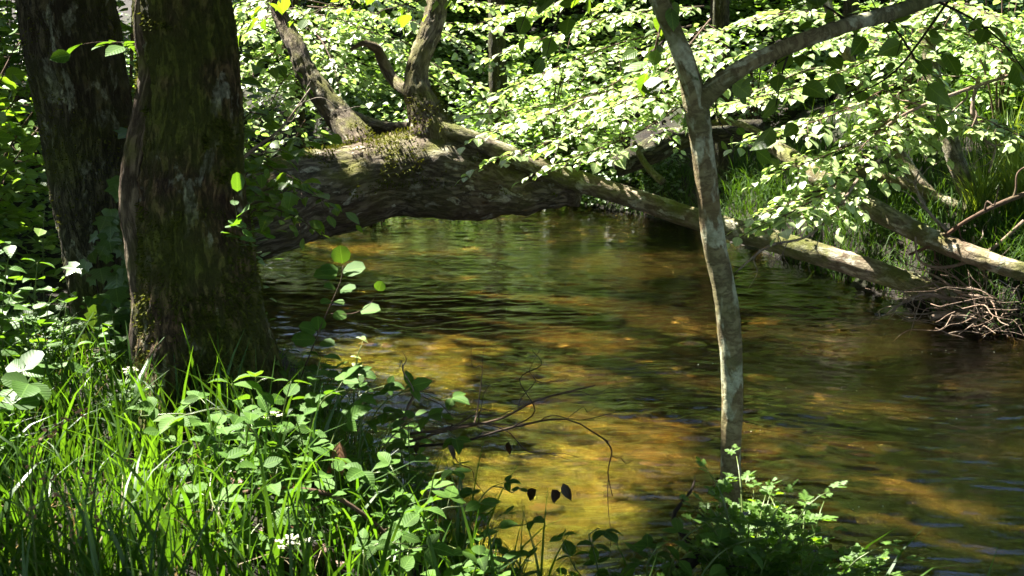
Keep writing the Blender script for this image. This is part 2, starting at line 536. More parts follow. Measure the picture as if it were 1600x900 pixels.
# ------------------------------------------------------------------ terrain and water
NEAR = np.array([(-40, 40), (-14, 24), (-6, 17), (-3.3, 14), (-2.7, 12), (-2.15, 10), (-1.55, 8.2), (-1.0, 6.9), (-.6, 5.9), (-.25, 5.0), (.0, 4.5),
                 (.3, 4.15), (.62, 4.3), (.82, 4.62), (1.05, 4.5), (1.35, 4.1), (1.8, 3.5), (3, 2.4), (6, .5), (14, -3), (40, -20)], float)
FAR = np.array([(-40, 46), (-14, 29), (-6, 20.5), (-2, 17.2), (.5, 15.6), (1.5, 14.4), (2.1, 13.3), (2.6, 11.6), (3.05, 10.1), (3.5, 8.8),
                (4.4, 7.5), (8, 5), (16, 0), (40, -14)], float)

def polydist(x, y, L):
    d = np.full(x.shape, 1e9)
    for (ax, ay), (bx, by) in zip(L[:-1], L[1:]):
        vx, vy = bx - ax, by - ay
        t = np.clip(((x - ax) * vx + (y - ay) * vy) / (vx * vx + vy * vy), 0, 1)
        d = np.minimum(d, np.hypot(x - ax - t * vx, y - ay - t * vy))
    return d

def banks(x, y):
    x, y = np.asarray(x, float), np.asarray(y, float)
    dn = polydist(x, y, NEAR) * np.where(y < np.interp(x, NEAR[:, 0], NEAR[:, 1]), 1, -1)
    df = polydist(x, y, FAR) * np.where(y > np.interp(x, FAR[:, 0], FAR[:, 1]), 1, -1)
    return dn, df

def height(x, y):
    x, y = np.asarray(x, float).ravel(), np.asarray(y, float).ravel()
    P = np.stack([x, y, 0 * x], 1)
    n1 = fbm(P * .7, 4)
    n2 = fbm(P * 3.1 + 9, 3)
    dn, df = banks(x + .12 * n2, y + .15 * n1)
    zn = np.interp(x, [-1.0, 0.2], [.50, .20]) * sstep(0, .9, dn) + .03 * np.maximum(dn - .9, 0) + .05 * n1 * sstep(0, 1, dn) + .03 * n2 * sstep(0, .5, dn)
    dd = np.maximum(df, 0)
    zn = zn + .38 * np.maximum(-x - 3.4, 0) * sstep(6, 9, y) * sstep(0, 1.5, dn)
    zn = np.minimum(zn, 9)
    zf = .42 * sstep(0, .3, df) + .42 * np.maximum(dd - .25, 0) + .14 * np.maximum(dd - 2.5, 0) + (.16 * n1 + .05 * n2) * sstep(.1, 1.2, df)
    zf = np.minimum(zf, 14)
    out = np.maximum(np.minimum(-dn, -df), 0)
    on = np.maximum(-dn, 0)
    of = np.maximum(-df, 0)
    zb = -.02 - np.minimum(.13 * np.minimum(on, 1.0) + .10 * np.maximum(on - 1.0, 0), .5) * sstep(0, .3, of) - .22 * sstep(0, .25, of) * (1 - sstep(.2, 4.0, of)) - .03 * sstep(0, .2, out) + .045 * n2 * sstep(0, .4, out) + .03 * n1
    zb = np.minimum(zb, -.015)
    return np.where(dn > 0, zn, np.where(df > 0, zf, zb))

def gz(x, y):
    return float(height(np.array([x]), np.array([y]))[0])

def ground_pt(px, d):
    p = at(px, 450, d)
    for _ in range(4):
        # keep the pixel column while dropping to the ground
        z = gz(p[0], p[1])
        depth = d * math.cos(PITCH) + (CAM_H - z) * math.sin(PITCH)
        p = np.array([(px - 800) / F_PX * depth, d, z])
    return p

def grid_axis(lo, hi, f0, f1, fine, coarse):
    a = list(np.arange(f0, f1, fine))
    s, x = fine, f0
    left = []
    while x > lo:
        s = min(s * 1.25, coarse)
        x -= s
        left.append(x)
    s, x = fine, a[-1]
    right = []
    while x < hi:
        s = min(s * 1.25, coarse)
        x += s
        right.append(x)
    return np.array(left[::-1] + a + right)

def build_ground():
    xs = grid_axis(-60, 60, -5, 6.5, .055, 3)
    ys = grid_axis(-40, 80, 2.0, 18, .065, 3)
    X, Y = np.meshgrid(xs, ys)
    Z = height(X, Y)
    V = np.stack([X.ravel(), Y.ravel(), Z], 1)
    nx, ny = len(xs), len(ys)
    i, j = np.meshgrid(np.arange(ny - 1), np.arange(nx - 1), indexing='ij')
    F = np.stack([i * nx + j, i * nx + j + 1, (i + 1) * nx + j + 1, (i + 1) * nx + j], 2).ravel()
    dn, df = banks(V[:, 0], V[:, 1])
    near = np.clip(1.0 - (-dn) / 1.9, 0, 1) ** 1.1
    mb = MB()
    mb.add(V, F, np.full((ny - 1) * (nx - 1), 4), V.copy(), near)
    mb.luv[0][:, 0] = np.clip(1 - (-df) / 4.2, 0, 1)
    tag(mb.build('ground', ground_material()), None, None, kind='structure')

def build_water():
    mb = MB()
    xs = np.concatenate([[-60, -30, -14], np.arange(-5, 7.5, .022), [14, 30, 60]])
    yl = [3.4]
    while yl[-1] < 18:
        yl.append(yl[-1] + max(.010, .0023 * yl[-1]))
    ys = np.concatenate([[-40, -10, 0], yl, [25, 40, 80]])
    X, Y = np.meshgrid(xs, ys)
    x, y = X.ravel(), Y.ravel()
    O = 0 * x
    warp = .25 * fbm(np.stack([x * .9, y * .9, O], 1), 2)
    y2, x2 = y + warp + .10 * x, x + warp
    strength = .45 + .55 * sstep(-.35, .3, fbm(np.stack([x * .45, y * .55, O + 3], 1), 3))
    r1 = fbm(np.stack([x2 * 1.7, y2 * 4.2, O], 1), 3)
    r2 = 1 - 2 * np.abs(fbm(np.stack([x2 * 3.6, y2 * 9.5, O + 7], 1), 2))
    r3 = fbm(np.stack([x2 * 8, y2 * 19, O + 11], 1), 2)
    r4 = 1 - 2 * np.abs(fbm(np.stack([x2 * 7.5, y2 * 21, O + 15], 1), 2))
    z = strength * (.015 * r1 + .0085 * r2 + .0072 * r3 + .0036 * r4)
    fade = sstep(-5, -4, x) * sstep(7.5, 6.5, x) * sstep(18, 17, y) * sstep(3.4, 3.8, y)
    V = np.stack([x, y, z * fade], 1)
    nx, ny = len(xs), len(ys)
    i, j = np.meshgrid(np.arange(ny - 1), np.arange(nx - 1), indexing='ij')
    F = np.stack([i * nx + j, i * nx + j + 1, (i + 1) * nx + j + 1, (i + 1) * nx + j], 2).ravel()
    mb.add(V, F, np.full((ny - 1) * (nx - 1), 4), V.copy(), None)
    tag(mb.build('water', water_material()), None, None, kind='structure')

build_ground()
build_water()

ICO = None
def stones(n):
    m_ = MB()
    u = np.array([(0, 0, 1)] + [(math.sin(a) * math.cos(b), math.sin(a) * math.sin(b), math.cos(a)) for a in (.65, 1.25, 1.9) for b in np.linspace(0, 6.283, 9)[:-1]])
    faces, tot = [], []
    for i in range(8):
        faces += [0, 1 + i, 1 + (i + 1) % 8]
        tot.append(3)
        for r in (0, 1):
            a = 1 + r * 8
            faces += [a + i, a + 8 + i, a + 8 + (i + 1) % 8, a + (i + 1) % 8]
            tot.append(4)
    c = 0
    while c < n:
        x, y = rng.uniform(-3, 4), rng.uniform(4.3, 15)
        dn, df = banks(np.array([x]), np.array([y]))
        if dn[0] > -.15 or df[0] > -.5:
            continue
        z = gz(x, y)
        s_ = rng.lognormal(-2.95, .4)
        s_ = min(s_, max(.04, -z * 1.2))
        V = u * (1 + .22 * rng.normal(size=(len(u), 1))) * np.array([s_ * rng.uniform(.8, 1.6), s_ * rng.uniform(.7, 1.2), s_ * .3])
        a = rng.uniform(0, 6.28)
        V = np.stack([V[:, 0] * math.cos(a) - V[:, 1] * math.sin(a), V[:, 0] * math.sin(a) + V[:, 1] * math.cos(a), V[:, 2]], 1) + np.array([x, y, z])
        m_.add(V, faces, tot, V.copy(), np.full(len(V), rng.random()))
        c += 1
    k = NT('rusty river stone')
    col = k.ramp(k.attr('tint').outputs['Fac'], [(0, (.022, .013, .007)), (.5, (.06, .034, .012)), (.8, (.13, .075, .024)), (1, (.22, .13, .045))])
    col = k.mix(k.ramp(k.noise(k.pos(), 9, 5, .6), [(.4, 0.0), (.65, .8)]), col, (.04, .03, .01))
    p = k.n('ShaderNodeBsdfPrincipled')
    k.l(col, p.inputs['Base Color'])
    p.inputs['Roughness'].default_value = .8
    tag(m_.build('river_stones', k.finish(p.outputs[0])), 'rusty brown stones on the stream bed under clear water', 'stones', kind='stuff')
stones(420)

# ------------------------------------------------------------------ where the canopy lets the sun through (targets in the place)
LIT = []      # (point, radius)
def lit(px, py, d, r):
    LIT.append((at(px, py, d), r))
def lit_bed(px, py, r):
    a = PITCH + math.atan((py - 450) / F_PX)
    LIT.append((at(px, py, (CAM_H + .2) / math.tan(a)), r))
# fallen trunk, its limbs and the second log
for a in [(600, 225, 11.3, .32), (660, 240, 11.2, .38), (650, 130, 11.6, .3), (500, 245, 11.2, .22), (760, 220, 11.3, .2), (820, 245, 11.1, .2), (540, 190, 11.7, .3),
          (930, 282, 10.9, .2), (1000, 305, 10.9, .25), (1085, 330, 10.7, .25), (1150, 350, 10.5, .2), (1210, 368, 10.4, .2), (1290, 388, 10.1, .25), (1350, 405, 9.9, .2), (1410, 425, 9.7, .25), (1530, 460, 9.3, .28), (1590, 480, 9.2, .3),
          (1380, 330, 10.3, .35), (1460, 370, 10.0, .4), (1560, 405, 9.5, .4), (1560, 300, 9.6, .7), (1480, 180, 10.4, .5), (1440, 290, 10.6, .35)]:
    lit(*a)
# leaf sprays over the water, far slope
for a in [(900, 180, 11, .9), (960, 110, 11.5, .9), (1000, 230, 10.6, .6), (820, 230, 11, .6), (850, 60, 13, 1.0), (1000, 30, 13, 1.1), (1200, 150, 9.8, .7),
          (1270, 190, 9.6, .8), (1340, 240, 9.6, .7), (1240, 300, 9.6, .5), (1230, 350, 9.4, .5), (1400, 120, 9.8, .8), (1500, 60, 10, .8), (1580, 130, 10, .6), (1150, 60, 11, .8),
          (430, 60, 14, 1.0), (520, 40, 14.5, .9), (620, 70, 15, .9), (720, 120, 15, .7), (760, 40, 16, 1.0), (500, 140, 14, .5), (420, 180, 9, .5), (470, 240, 8.5, .3),
          (1100, 200, 12, .5), (440, 20, 17, 1), (560, 20, 17, 1), (820, 20, 17, 1.2), (700, 60, 17, 1), (900, 60, 17, 1), (30, 120, 8, .4), (15, 60, 8, .5)]:
    lit(*a)
# stream bed
for a in [(960, 468, .16), (890, 552, .34), (960, 545, .22), (1120, 472, .18), (1210, 487, .2), (700, 560, .16), (1330, 630, .22), (1250, 622, .16), (900, 610, .16),
          (880, 800, .42), (960, 770, .34), (1040, 745, .25), (1000, 690, .25), (860, 690, .26), (1170, 690, .16), (1530, 700, .10), (620, 590, .12), (1350, 700, .14), (1120, 630, .14), (880, 335, .22), (820, 460, .12), (560, 490, .14), (930, 850, .3), (1280, 760, .12)]:
    lit_bed(*a)
# near bank and the young tree
for a in [(1095, 230, 4.55, .10), (1110, 350, 4.55, .12), (1135, 480, 4.55, .10), (1144, 590, 4.55, .14), (1142, 690, 4.55, .12), (1060, 70, 4.55, .10), (1350, 30, 4.6, .08), (238, 575, 5.05, 0.24), (225, 640, 5.0, 0.19), (205, 460, 5.1, 0.07), (100, 700, 4.4, 0.22), (190, 740, 4.2, 0.15), (60, 860, 3.7, 0.24), (150, 860, 3.8, 0.19), (330, 750, 4.1, 0.19), (400, 590, 4.5, 0.15), (300, 640, 4.5, 0.16), (500, 620, 4.8, 0.19), (620, 640, 5.0, 0.24),
          (540, 420, 5.4, .34), (640, 700, 4.6, .2), (560, 680, 4.6, .22), (690, 640, 5.0, .2), (540, 400, 5.4, 0.19), (510, 500, 5.4, 0.15), (365, 330, 4.9, 0.16), (670, 700, 4.6, 0.19), (730, 720, 4.6, 0.19), (820, 780, 4.3, 0.24), (450, 840, 3.7, 0.16), (640, 780, 4.2, 0.18), (900, 840, 4.4, 0.19), (1230, 820, 4.2, 0.24), (1380, 860, 4.2, 0.24), (560, 800, 4.0, 0.15), (30, 470, 5.6, 0.30), (70, 400, 6, 0.24), (200, 830, 3.7, .17), (330, 850, 3.6, .26), (60, 780, 4.0, .3), (500, 860, 3.6, .25), (700, 840, 4.0, .2), (45, 540, 5.2, 0.19), (130, 90, 5.6, 0.15), (1160, 780, 4.0, .42), (1240, 810, 3.9, .36), (1320, 850, 3.9, .3)]:
    lit(*a)
LITP = np.array([a for a, _ in LIT])
LITR = np.array([r for _, r in LIT])

def shaded(P, leak=.5):
    """True where a canopy leaf may hang: it does not stand between the sun and a sunlit spot"""
    P = np.asarray(P)
    keep = np.ones(len(P), bool)
    for c, r in zip(LITP, LITR):
        W = P - c
        along = W @ S
        perp = np.linalg.norm(W - along[:, None] * S, axis=1)
        keep &= ~((perp < r + .06) & (along > .9))
    G = P - S * ((P[:, 2] - .4) / S[2])[:, None]
    n = fbm(np.stack([G[:, 0] * 1.1, G[:, 1] * 1.1, 0 * G[:, 0]], 1), 4, .6)
    n2 = fbm(np.stack([G[:, 0] * 2.6, G[:, 1] * 2.6, 0 * G[:, 0] + 5], 1), 3, .6)
    dn, df = banks(G[:, 0], G[:, 1])
    thr = np.where(df > .4, np.where(df > 1.5, -.16, .02), np.where(dn > 0, .45, .9))
    thr = np.where((df > -.8) & (df < 1.5) & (G[:, 0] > -1.5), np.where(G[:, 0] > 1.2, .8, .9), thr)
    keep &= n < thr
    keep &= ~((dn < 0) & (df < -1.2) & (n2 > np.where((G[:, 1] > 9.8) | (G[:, 0] > 2.2), .5, .26)))
    return keep

# ------------------------------------------------------------------ standing trees
def bark_disp(amp, ridge, lobes=0.0, base_z=None, flare=.5, seed=0.0):
    def f(V, luv, r, th, arc):
        q = luv.copy()
        q[:, 2] *= .22
        big = fbm(V * 3.0 + seed, 4)
        rid = fbm(q * 34 + seed, 4, .6)
        fine = fbm(V * 42 + seed, 2)
        d = amp * big + ridge * (1.2 - 3.2 * np.abs(rid)) * .9 + ridge * .5 * fine
        if lobes:
            fl = np.exp(-np.maximum(V[:, 2] - base_z, 0) / flare)
            d = d + r * lobes * fl * (.5 + .5 * np.sin(3.0 * th + 1.1 + seed)) + r * lobes * .35 * fl * np.sin(7 * th + seed)
        return d
    return f

def moss_fuzz(Q, r, n, size, keepfn, seed_r=None):
    """short moss fronds standing on a trunk surface"""
    i = rng.integers(0, len(Q) - 1, n)
    t = rng.random(n)
    C = Q[i] * (1 - t)[:, None] + Q[i + 1] * t[:, None]
    rr = r[i] * (1 - t) + r[i + 1] * t
    T = nrm(Q[i + 1] - Q[i])
    a = nrm(rng.normal(size=(n, 3)))
    Rd = nrm(a - T * np.sum(a * T, 1)[:, None])
    P = C + Rd * (rr * rng.uniform(.97, 1.06, n))[:, None]
    k = keepfn(P, Rd)
    P, Rd = P[k], Rd[k]
    D = nrm(Rd + .8 * rng.normal(size=P.shape) * .6 + np.array([0, 0, -.35]))
    return P, D

CANOPY = []      # (empty, trunk top, owner xy)
def register_crown(root, top, xy):
    CANOPY.append((root, np.asarray(top, float), np.asarray(xy, float)))

# ---- big mossy tree on the near bank
D1 = 5.3
prof = [(-260, 276, 66), (-120, 281, 66), (0, 285, 66), (100, 297, 70), (200, 300, 73), (300, 297, 79), (400, 304, 86), (480, 311, 92), (560, 320, 100), (640, 327, 114), (720, 332, 136)]
prof = prof[::-1]
pts = [at(x, y, D1) for y, x, h in prof]
rad = [pxr(h, D1) * 1.0 for y, x, h in prof]
top = pts[-1] + np.array([-.1, .5, 4.0])
pts += [pts[-1] * .5 + top * .5 + np.array([.05, 0, 0]), top]
rad += [.19, .12]
big = thing('mossy_tree', (pts[1][0], D1, gz(pts[1][0], D1)), 'thick dark moss covered tree trunk on the near bank in the left foreground', 'tree')
mb = MB()
Q1, r1 = mb.tube(pts, rad, 150, .018, bark_disp(.024, .016, .24, .5, .35, 3.1))
mb.build('trunk', M['oak_bark'], big)
mb = MB()
mb.tube([at(x, y, D1 - .11) for x, y in [(228, -30), (224, 40), (232, 100), (226, 165), (214, 225), (209, 275), (207, 330), (215, 395), (222, 470), (220, 560), (230, 660)]],
        [pxr(h, D1) for h in (11, 12, 13, 15, 17, 18, 18, 17, 16, 18, 20)], 40, .02, bark_disp(.010, .006, 0, 0, 1, 8.0))
mb.build('ridge_stem', bark_mat('brown ivy stem bark', (.05, .038, .024), (.27, .21, .135), (.08, .085, .016), .5, .66, (.4, .38, .3), .62, .2, 24, 1.0, .015), big)
mb = MB()
P, Dv = moss_fuzz(Q1[Q1[:, 2] < 2.9], r1[Q1[:, 2] < 2.9], 70000, .02,
                  lambda P, N: (fbm(P * 3.2 + 5, 3) > np.interp(P[:, 2], [.4, 1.3, 2.3], [-.6, -.12, .22])) & (P[:, 1] < D1 + .1))
mb.leaves(P, Dv, np.cross(Dv, rng.normal(size=P.shape)), rng.uniform(.014, .036, len(P)), T_FAR, .45)
mb.build('moss', M['moss'], big)
register_crown(big, top, (pts[0][0], D1 + 2.5))

# ---- leaning darker tree behind it
D2 = 6.2
prof = [(620, 168, 50), (560, 166, 44), (500, 162, 44), (400, 154, 49), (300, 144, 58), (200, 136, 65), (100, 120, 68), (0, 102, 67), (-150, 76, 66), (-300, 50, 64)]
pts = [at(x, y, D2) for y, x, h in prof]
rad = [pxr(h, D2) for y, x, h in prof]
pts = [np.array([pts[0][0] + .02, D2, gz(pts[0][0], D2) - .15])] + pts
rad = [pxr(62, D2)] + rad
top = pts[-1] + np.array([-.7, .8, 4.0])
pts += [(pts[-1] + top) / 2, top]
rad += [.17, .1]
second = thing('leaning_tree', (pts[0][0], D2, pts[0][2]), 'grey green tree trunk leaning left behind the thick mossy trunk with lichen streaks', 'tree')
mb = MB()
Q2, r2 = mb.tube(pts, rad, 120, .022, bark_disp(.014, .015, .2, pts[0][2], .3, 12.0))
mb.build('trunk', M['grey_bark'], second)
mb = MB()
P, Dv = moss_fuzz(Q2[Q2[:, 2] < 2.7], r2[Q2[:, 2] < 2.7], 12000, .02, lambda P, N: (fbm(P * 3.0 + 25, 3) > .05) & (P[:, 1] < D2 + .1))
mb.leaves(P, Dv, np.cross(Dv, rng.normal(size=P.shape)), rng.uniform(.01, .024, len(P)), T_FAR, .45)
mb.build('moss', M['moss'], second)
register_crown(second, top, (pts[0][0] - 2.2, D2 + 3))

# ---- bough builder: a flat spray of leaves on side twigs
def bough(wood, leaf, spine, r0, side, n_side, lsize, lgap, tmpl=T_MID, droop=.15, up=(0, 0, 1), jit=.3, tip=True, t0=.08, wid=1.0):
    Q, _ = spline(np.asarray(spine, float), np.full(len(spine), 1.0), .06)
    n = len(Q)
    wood.tube(spine, np.linspace(r0, r0 * .35, len(spine)), 6)
    T = nrm(np.gradient(Q, axis=0))
    up = nrm(np.asarray(up, float))
    Ps, Ds, Ns = [], [], []
    for j in range(n_side + (1 if tip else 0)):
        t = t0 + (1 - t0) * (j + rng.uniform(-.3, .3)) / max(1, n_side)
        t = min(max(t, 0), 1)
        i = min(n - 1, int(t * (n - 1)))
        lat = nrm(np.cross(T[i], up))
        sgn = 1 if j % 2 else -1
        if j >= n_side:
            dr, Lw = T[-1], side * .5
            i = n - 1
        else:
            dr = nrm(T[i] * rng.uniform(.35, .8) + sgn * lat * rng.uniform(.6, 1) + up * rng.uniform(-.2, .15))
            Lw = side * rng.uniform(.5, 1.1) * (1 - .55 * t)
        k = max(2, int(Lw / lgap))
        tt = np.linspace(.12, 1, k)
        W = Q[i] + dr * (tt * Lw)[:, None] + np.array([0, 0, -1.0]) * (droop * Lw * tt ** 2)[:, None]
        wood.tube(np.vstack([Q[i], W[::2], W[-1:]]) if k > 3 else np.vstack([Q[i], W[-1:]]), np.linspace(r0 * .4, r0 * .12, (len(W[::2]) + 2) if k > 3 else 2), 4, 1.0 if k <= 3 else None)
        tl = nrm(np.gradient(W, axis=0)) if k > 1 else np.array([dr])
        l2 = nrm(np.cross(tl, up))
        sg = np.where(np.arange(k) % 2 == 0, 1, -1)[:, None]
        dd = nrm(tl * rng.uniform(.4, .9, (k, 1)) + sg * l2 * rng.uniform(.6, 1.1, (k, 1)) + rng.normal(0, jit * .5, (k, 3)) - np.array([0, 0, .12]))
        dd[-1] = nrm(tl[-1] + rng.normal(0, .15, 3))
        Ps.append(W + rng.normal(0, .012, W.shape))
        Ds.append(dd)
        Ns.append(nrm(up + rng.normal(0, jit, (k, 3))))
    Ps, Ds, Ns = np.vstack(Ps), np.vstack(Ds), np.vstack(Ns)
    leaf.leaves(Ps, Ds, Ns, lsize * np.clip(rng.lognormal(-.22, .3, len(Ps)), .35, 1.35), tmpl, wid * rng.uniform(.8, 1.12, len(Ps)))

# ---- young grey tree with a fork, right foreground
D3 = 4.55
path = [(1142, 905, 19), (1142, 800, 17.5), (1142, 700, 16.5), (1144, 600, 17), (1136, 480, 17.5), (1116, 380, 17), (1106, 300, 16.5), (1096, 220, 16.5), (1088, 165, 19), (1074, 110, 15.5), (1056, 60, 14.5), (1030, 0, 13.5), (1000, -90, 12), (985, -220, 10)]
pts = [at(x, y, D3) for x, y, h in path]
rad = [pxr(h, D3) for x, y, h in path]
sap = thing('young_tree', (pts[1][0], D3, gz(pts[1][0], D3)), 'slender grey young tree with pale lichen blotches forking at the top, right of centre', 'tree')
mb = MB()
mb.tube(pts, rad, 40, .02, bark_disp(.005, .0025, 0, 0, 1, 5.0))
mb.build('trunk', M['sapling_bark'], sap)
limb = [(1086, 172, 4.55, 16), (1112, 142, 4.53, 15), (1150, 112, 4.50, 12.5), (1205, 84, 4.50, 12), (1300, 47, 4.55, 11.5), (1400, 18, 5.0, 11), (1470, -6, 5.1, 10), (1620, -50, 5.2, 8), (1750, -110, 5.3, 6)]
mb = MB()
mb.tube([at(x, y, d) for x, y, d, h in limb], [pxr(h, d) for x, y, d, h in limb], 32, .02, bark_disp(.005, .003, 0, 0, 1, 6.0))
mb.build('limb', M['sapling_bark'], sap)
w, l = MB(), MB()
for sp in [[(1380, 26, 5.0), (1410, 60, 4.8), (1440, 110, 4.7), (1450, 130, 4.7)], [(1460, 0, 5.1), (1520, 30, 4.9), (1570, 70, 4.8), (1600, 110, 4.8)],
           [(1260, 60, 4.95), (1230, 90, 4.7), (1215, 150, 4.6)], [(1330, 36, 5), (1290, 10, 4.8), (1230, -20, 4.7)], [(1160, 105, 4.9), (1120, 150, 5.4), (1130, 200, 5.8), (1180, 230, 6)],
           [(1490, -10, 5.1), (1400, 110, 5.6), (1330, 150, 6.0), (1280, 170, 6.0)], [(1052, 50, 4.95), (1020, 80, 4.7), (1015, 95, 4.6)]]:
    bough(w, l, [at(*p) for p in sp], .006, .20, 5, .10, .10, T_LARGE, .3, jit=.6, wid=1.15)
w.build('twigs', M['dark_twig'], sap)
l.build('leaves', M['leaf_hazel'], sap)

# ---- fallen tree across the stream
FT = [(300, 372, 10.9, 66), (360, 350, 11.0, 70), (420, 327, 11.05, 70), (480, 306, 11.2, 68), (540, 293, 11.3, 63), (600, 279, 11.4, 62), (655, 272, 11.45, 71), (705, 276, 11.45, 70), (755, 284, 11.45, 60),
      (810, 291, 11.4, 47), (860, 295, 11.3, 33), (905, 299, 11.2, 24)]
ft = thing('fallen_tree', at(400, 395, 11.05), 'huge mossy fallen tree bridging the stream with broken upright limbs and long bare pole', 'fallen tree')
mb = MB()
Qf, rf = mb.tube([at(x, y, d) for x, y, d, h in FT], [pxr(h, d) for x, y, d, h in FT], 110, .03, bark_disp(.07, .011, 0, 0, 1, 21.0))
mb.build('trunk', M['log_bark'], ft)
def ft_limb(L, mat, seg=36, amp=.02, name='limb', seed=2.0):
    m_ = MB()
    q = m_.tube([at(x, y, d) for x, y, d, h in L], [pxr(h, d) for x, y, d, h in L], seg, .03, bark_disp(amp, amp * .6, 0, 0, 1, seed))
    m_.build(name, mat, ft)
    return q
Qa, ra = ft_limb([(688, 262, 11.4, 46), (678, 215, 11.4, 38), (668, 180, 11.45, 27), (655, 145, 11.5, 21), (652, 112, 11.55, 16), (662, 78, 11.6, 15), (676, 40, 11.7, 16), (682, 0, 11.8, 15), (690, -60, 12, 13)], M['log_bark'], 44, .03, seed=31.)
Qb, rb = ft_limb([(585, 262, 11.4, 30), (560, 222, 11.6, 24), (535, 188, 11.8, 21), (505, 150, 11.9, 17), (480, 115, 12, 14), (465, 80, 12.1, 12), (440, 30, 12.3, 10), (425, -20, 12.4, 8)], M['log_bark'], 36, .025, seed=41.)
ft_limb([(675, 205, 11.6, 14), (630, 203, 11.8, 12), (595, 200, 12.0, 11), (560, 186, 12.2, 9), (535, 178, 12.3, 6)], M['log_bark'], 24, .012, seed=51.)
ft_limb([(690, 200, 11.3, 12.0), (735, 216, 11.2, 12.9), (790, 240, 11.15, 13.8), (850, 264, 11.05, 14.6), (910, 285, 10.95, 15.5), (1000, 313, 10.8, 15.0), (1090, 343, 10.55, 15.5), (1200, 374, 10.3, 16.3), (1300, 403, 10.0, 17.2), (1400, 435, 9.7, 17.2), (1460, 455, 9.5, 16.3), (1530, 482, 9.3, 13.8), (1590, 500, 9.15, 7.7)], M['limb_bark'], 36, .012, 'pole_limb', 61.)
ft_limb([(548, 78, 11.9, 1.5), (566, 68, 11.95, 4), (588, 76, 12.0, 6.5), (600, 100, 12.0, 8), (616, 126, 11.9, 8), (645, 150, 11.6, 8)], M['log_bark'], 20, .012, 'broken_branch', 71.)
mb = MB()
for Q, r, nn in ((Qf, rf, 24000), (Qa, ra, 6000), (Qb, rb, 5000)):
    P, Dv = moss_fuzz(Q, r, nn, .03, lambda P, N: (fbm(P * 2.2 + 3, 3) > .0) & (N[:, 2] > -.1))
    mb.leaves(P, Dv, np.cross(Dv, rng.normal(size=P.shape)), rng.uniform(.02, .05, len(P)), T_FAR, .5)
mb.build('moss', M['moss'], ft)

# ---- logs and leaning stems on the far bank, right
def log_thing(name, label, cat, L, mat, seg=28, amp=.012, seed=1., group=None, trunkname=None, base=-1):
    r_ = thing(name, at(*L[base][:3]), label, cat, group)
    m_ = MB()
    m_.tube([at(x, y, d) for x, y, d, h in L], [pxr(h, d) for x, y, d, h in L], seg, .03, bark_disp(amp, amp * .6, 0, 0, 1, seed))
    m_.build(trunkname or 'trunk', mat, r_)
    return r_
log_thing('fallen_log', 'pale mossy log lying down the right bank above the driftwood heap', 'log',
          [(1190, 215, 11.0, 9), (1240, 250, 10.5, 12), (1295, 288, 10.1, 14), (1380, 335, 9.5, 15), (1450, 370, 9.2, 15), (1530, 402, 8.85, 14), (1640, 438, 8.5, 14), (1760, 480, 8.2, 12)], M['limb_bark'], 32, .014, 81.)
lean = log_thing('slender_tree', 'slender pale tree standing on the right bank beside the sedge tussock', 'tree',
          [(1520, 335, 10.2, 16), (1512, 300, 10.25, 14), (1490, 240, 10.3, 13), (1472, 170, 10.4, 12), (1455, 100, 10.5, 11), (1442, 20, 10.6, 10), (1430, -80, 10.8, 9), (1420, -500, 11.2, 7), (1400, -800, 11.4, 5)], M['limb_bark'], 24, .01, 83., base=0)
lean2 = log_thing('leaning_sapling', 'thin leaning sapling rising behind the pale bank log and lit leaf sprays', 'tree',
          [(1458, 312, 10.7, 11), (1420, 262, 10.9, 9), (1385, 205, 11.1, 8.5), (1345, 130, 11.3, 8), (1310, 50, 11.5, 7), (1280, -60, 11.7, 6), (1250, -400, 12, 5)], M['limb_bark'], 20, .008, 84., base=0)
log_thing('thin_log', 'thin mossy pole lying on the right bank between sapling and sedge', 'log',
          [(1340, 266, 10.9, 7), (1400, 282, 10.7, 7.5), (1450, 302, 10.5, 8), (1500, 325, 10.3, 8), (1540, 345, 10.2, 6)], M['limb_bark'], 18, .008, 85.)
log_thing('arched_branch', 'thin mossy arched branch reaching left from bank log behind young tree', 'branch',
          [(1098, 196, 11.3, 3.5), (1125, 191, 11.2, 5), (1155, 194, 11.2, 5), (1195, 212, 11.1, 4.5), (1240, 238, 11, 4), (1290, 265, 10.8, 3)], M['limb_bark'], 12, .004, 86.)
log_thing('broken_stick', 'short pale stick slanting to the water under lit sprays left of young tree', 'stick',
          [(990, 222, 11.9, 4), (1003, 248, 11.8, 5), (1018, 268, 11.7, 5.5), (1036, 284, 11.6, 6)], M['limb_bark'], 14, .005, 87.)
log_thing('mossy_log', 'dark log lying along the far bank behind the young tree', 'log',
          [(960, 262, 12.6, 16), (1010, 240, 12.6, 18), (1060, 215, 12.7, 17), (1120, 205, 12.6, 16), (1190, 200, 12.6, 13)], M['grey_bark'], 28, .02, 88.)

# ---- trees up the far slope
def slope_tree(px, d, h, label, lean_x=0.0, hpx=14, mat='grey_bark', cat='tree', crown=True, off=(0, 0)):
    b = ground_pt(px, d)
    r_ = thing('slope_tree', b, label, cat, 'trees on the far slope')
    rr = pxr(hpx, d)
    P_ = [b + np.array([lean_x * t * h + .08 * math.sin(5 * t + px), .2 * t, h * t - .1]) for t in (0, .04, .12, .25, .5, .75, 1)]
    m_ = MB()
    m_.tube(P_, [rr * 1.5, rr * 1.15, rr, rr * .95, rr * .8, rr * .6, rr * .4], 28, .06, bark_disp(.015, .01, 0, 0, 1, px * .1))
    m_.build('trunk', M[mat], r_)
    if crown:
        register_crown(r_, P_[-1], (b[0] + off[0], b[1] + off[1]))
    return r_
slope_tree(768, 16.8, 8, 'dark slope trunk at the top between upright limb and lit sprays', .02, 13)
slope_tree(1100, 15.5, 8, 'slope trunk half hidden behind the fork of the young tree', .03, 12)
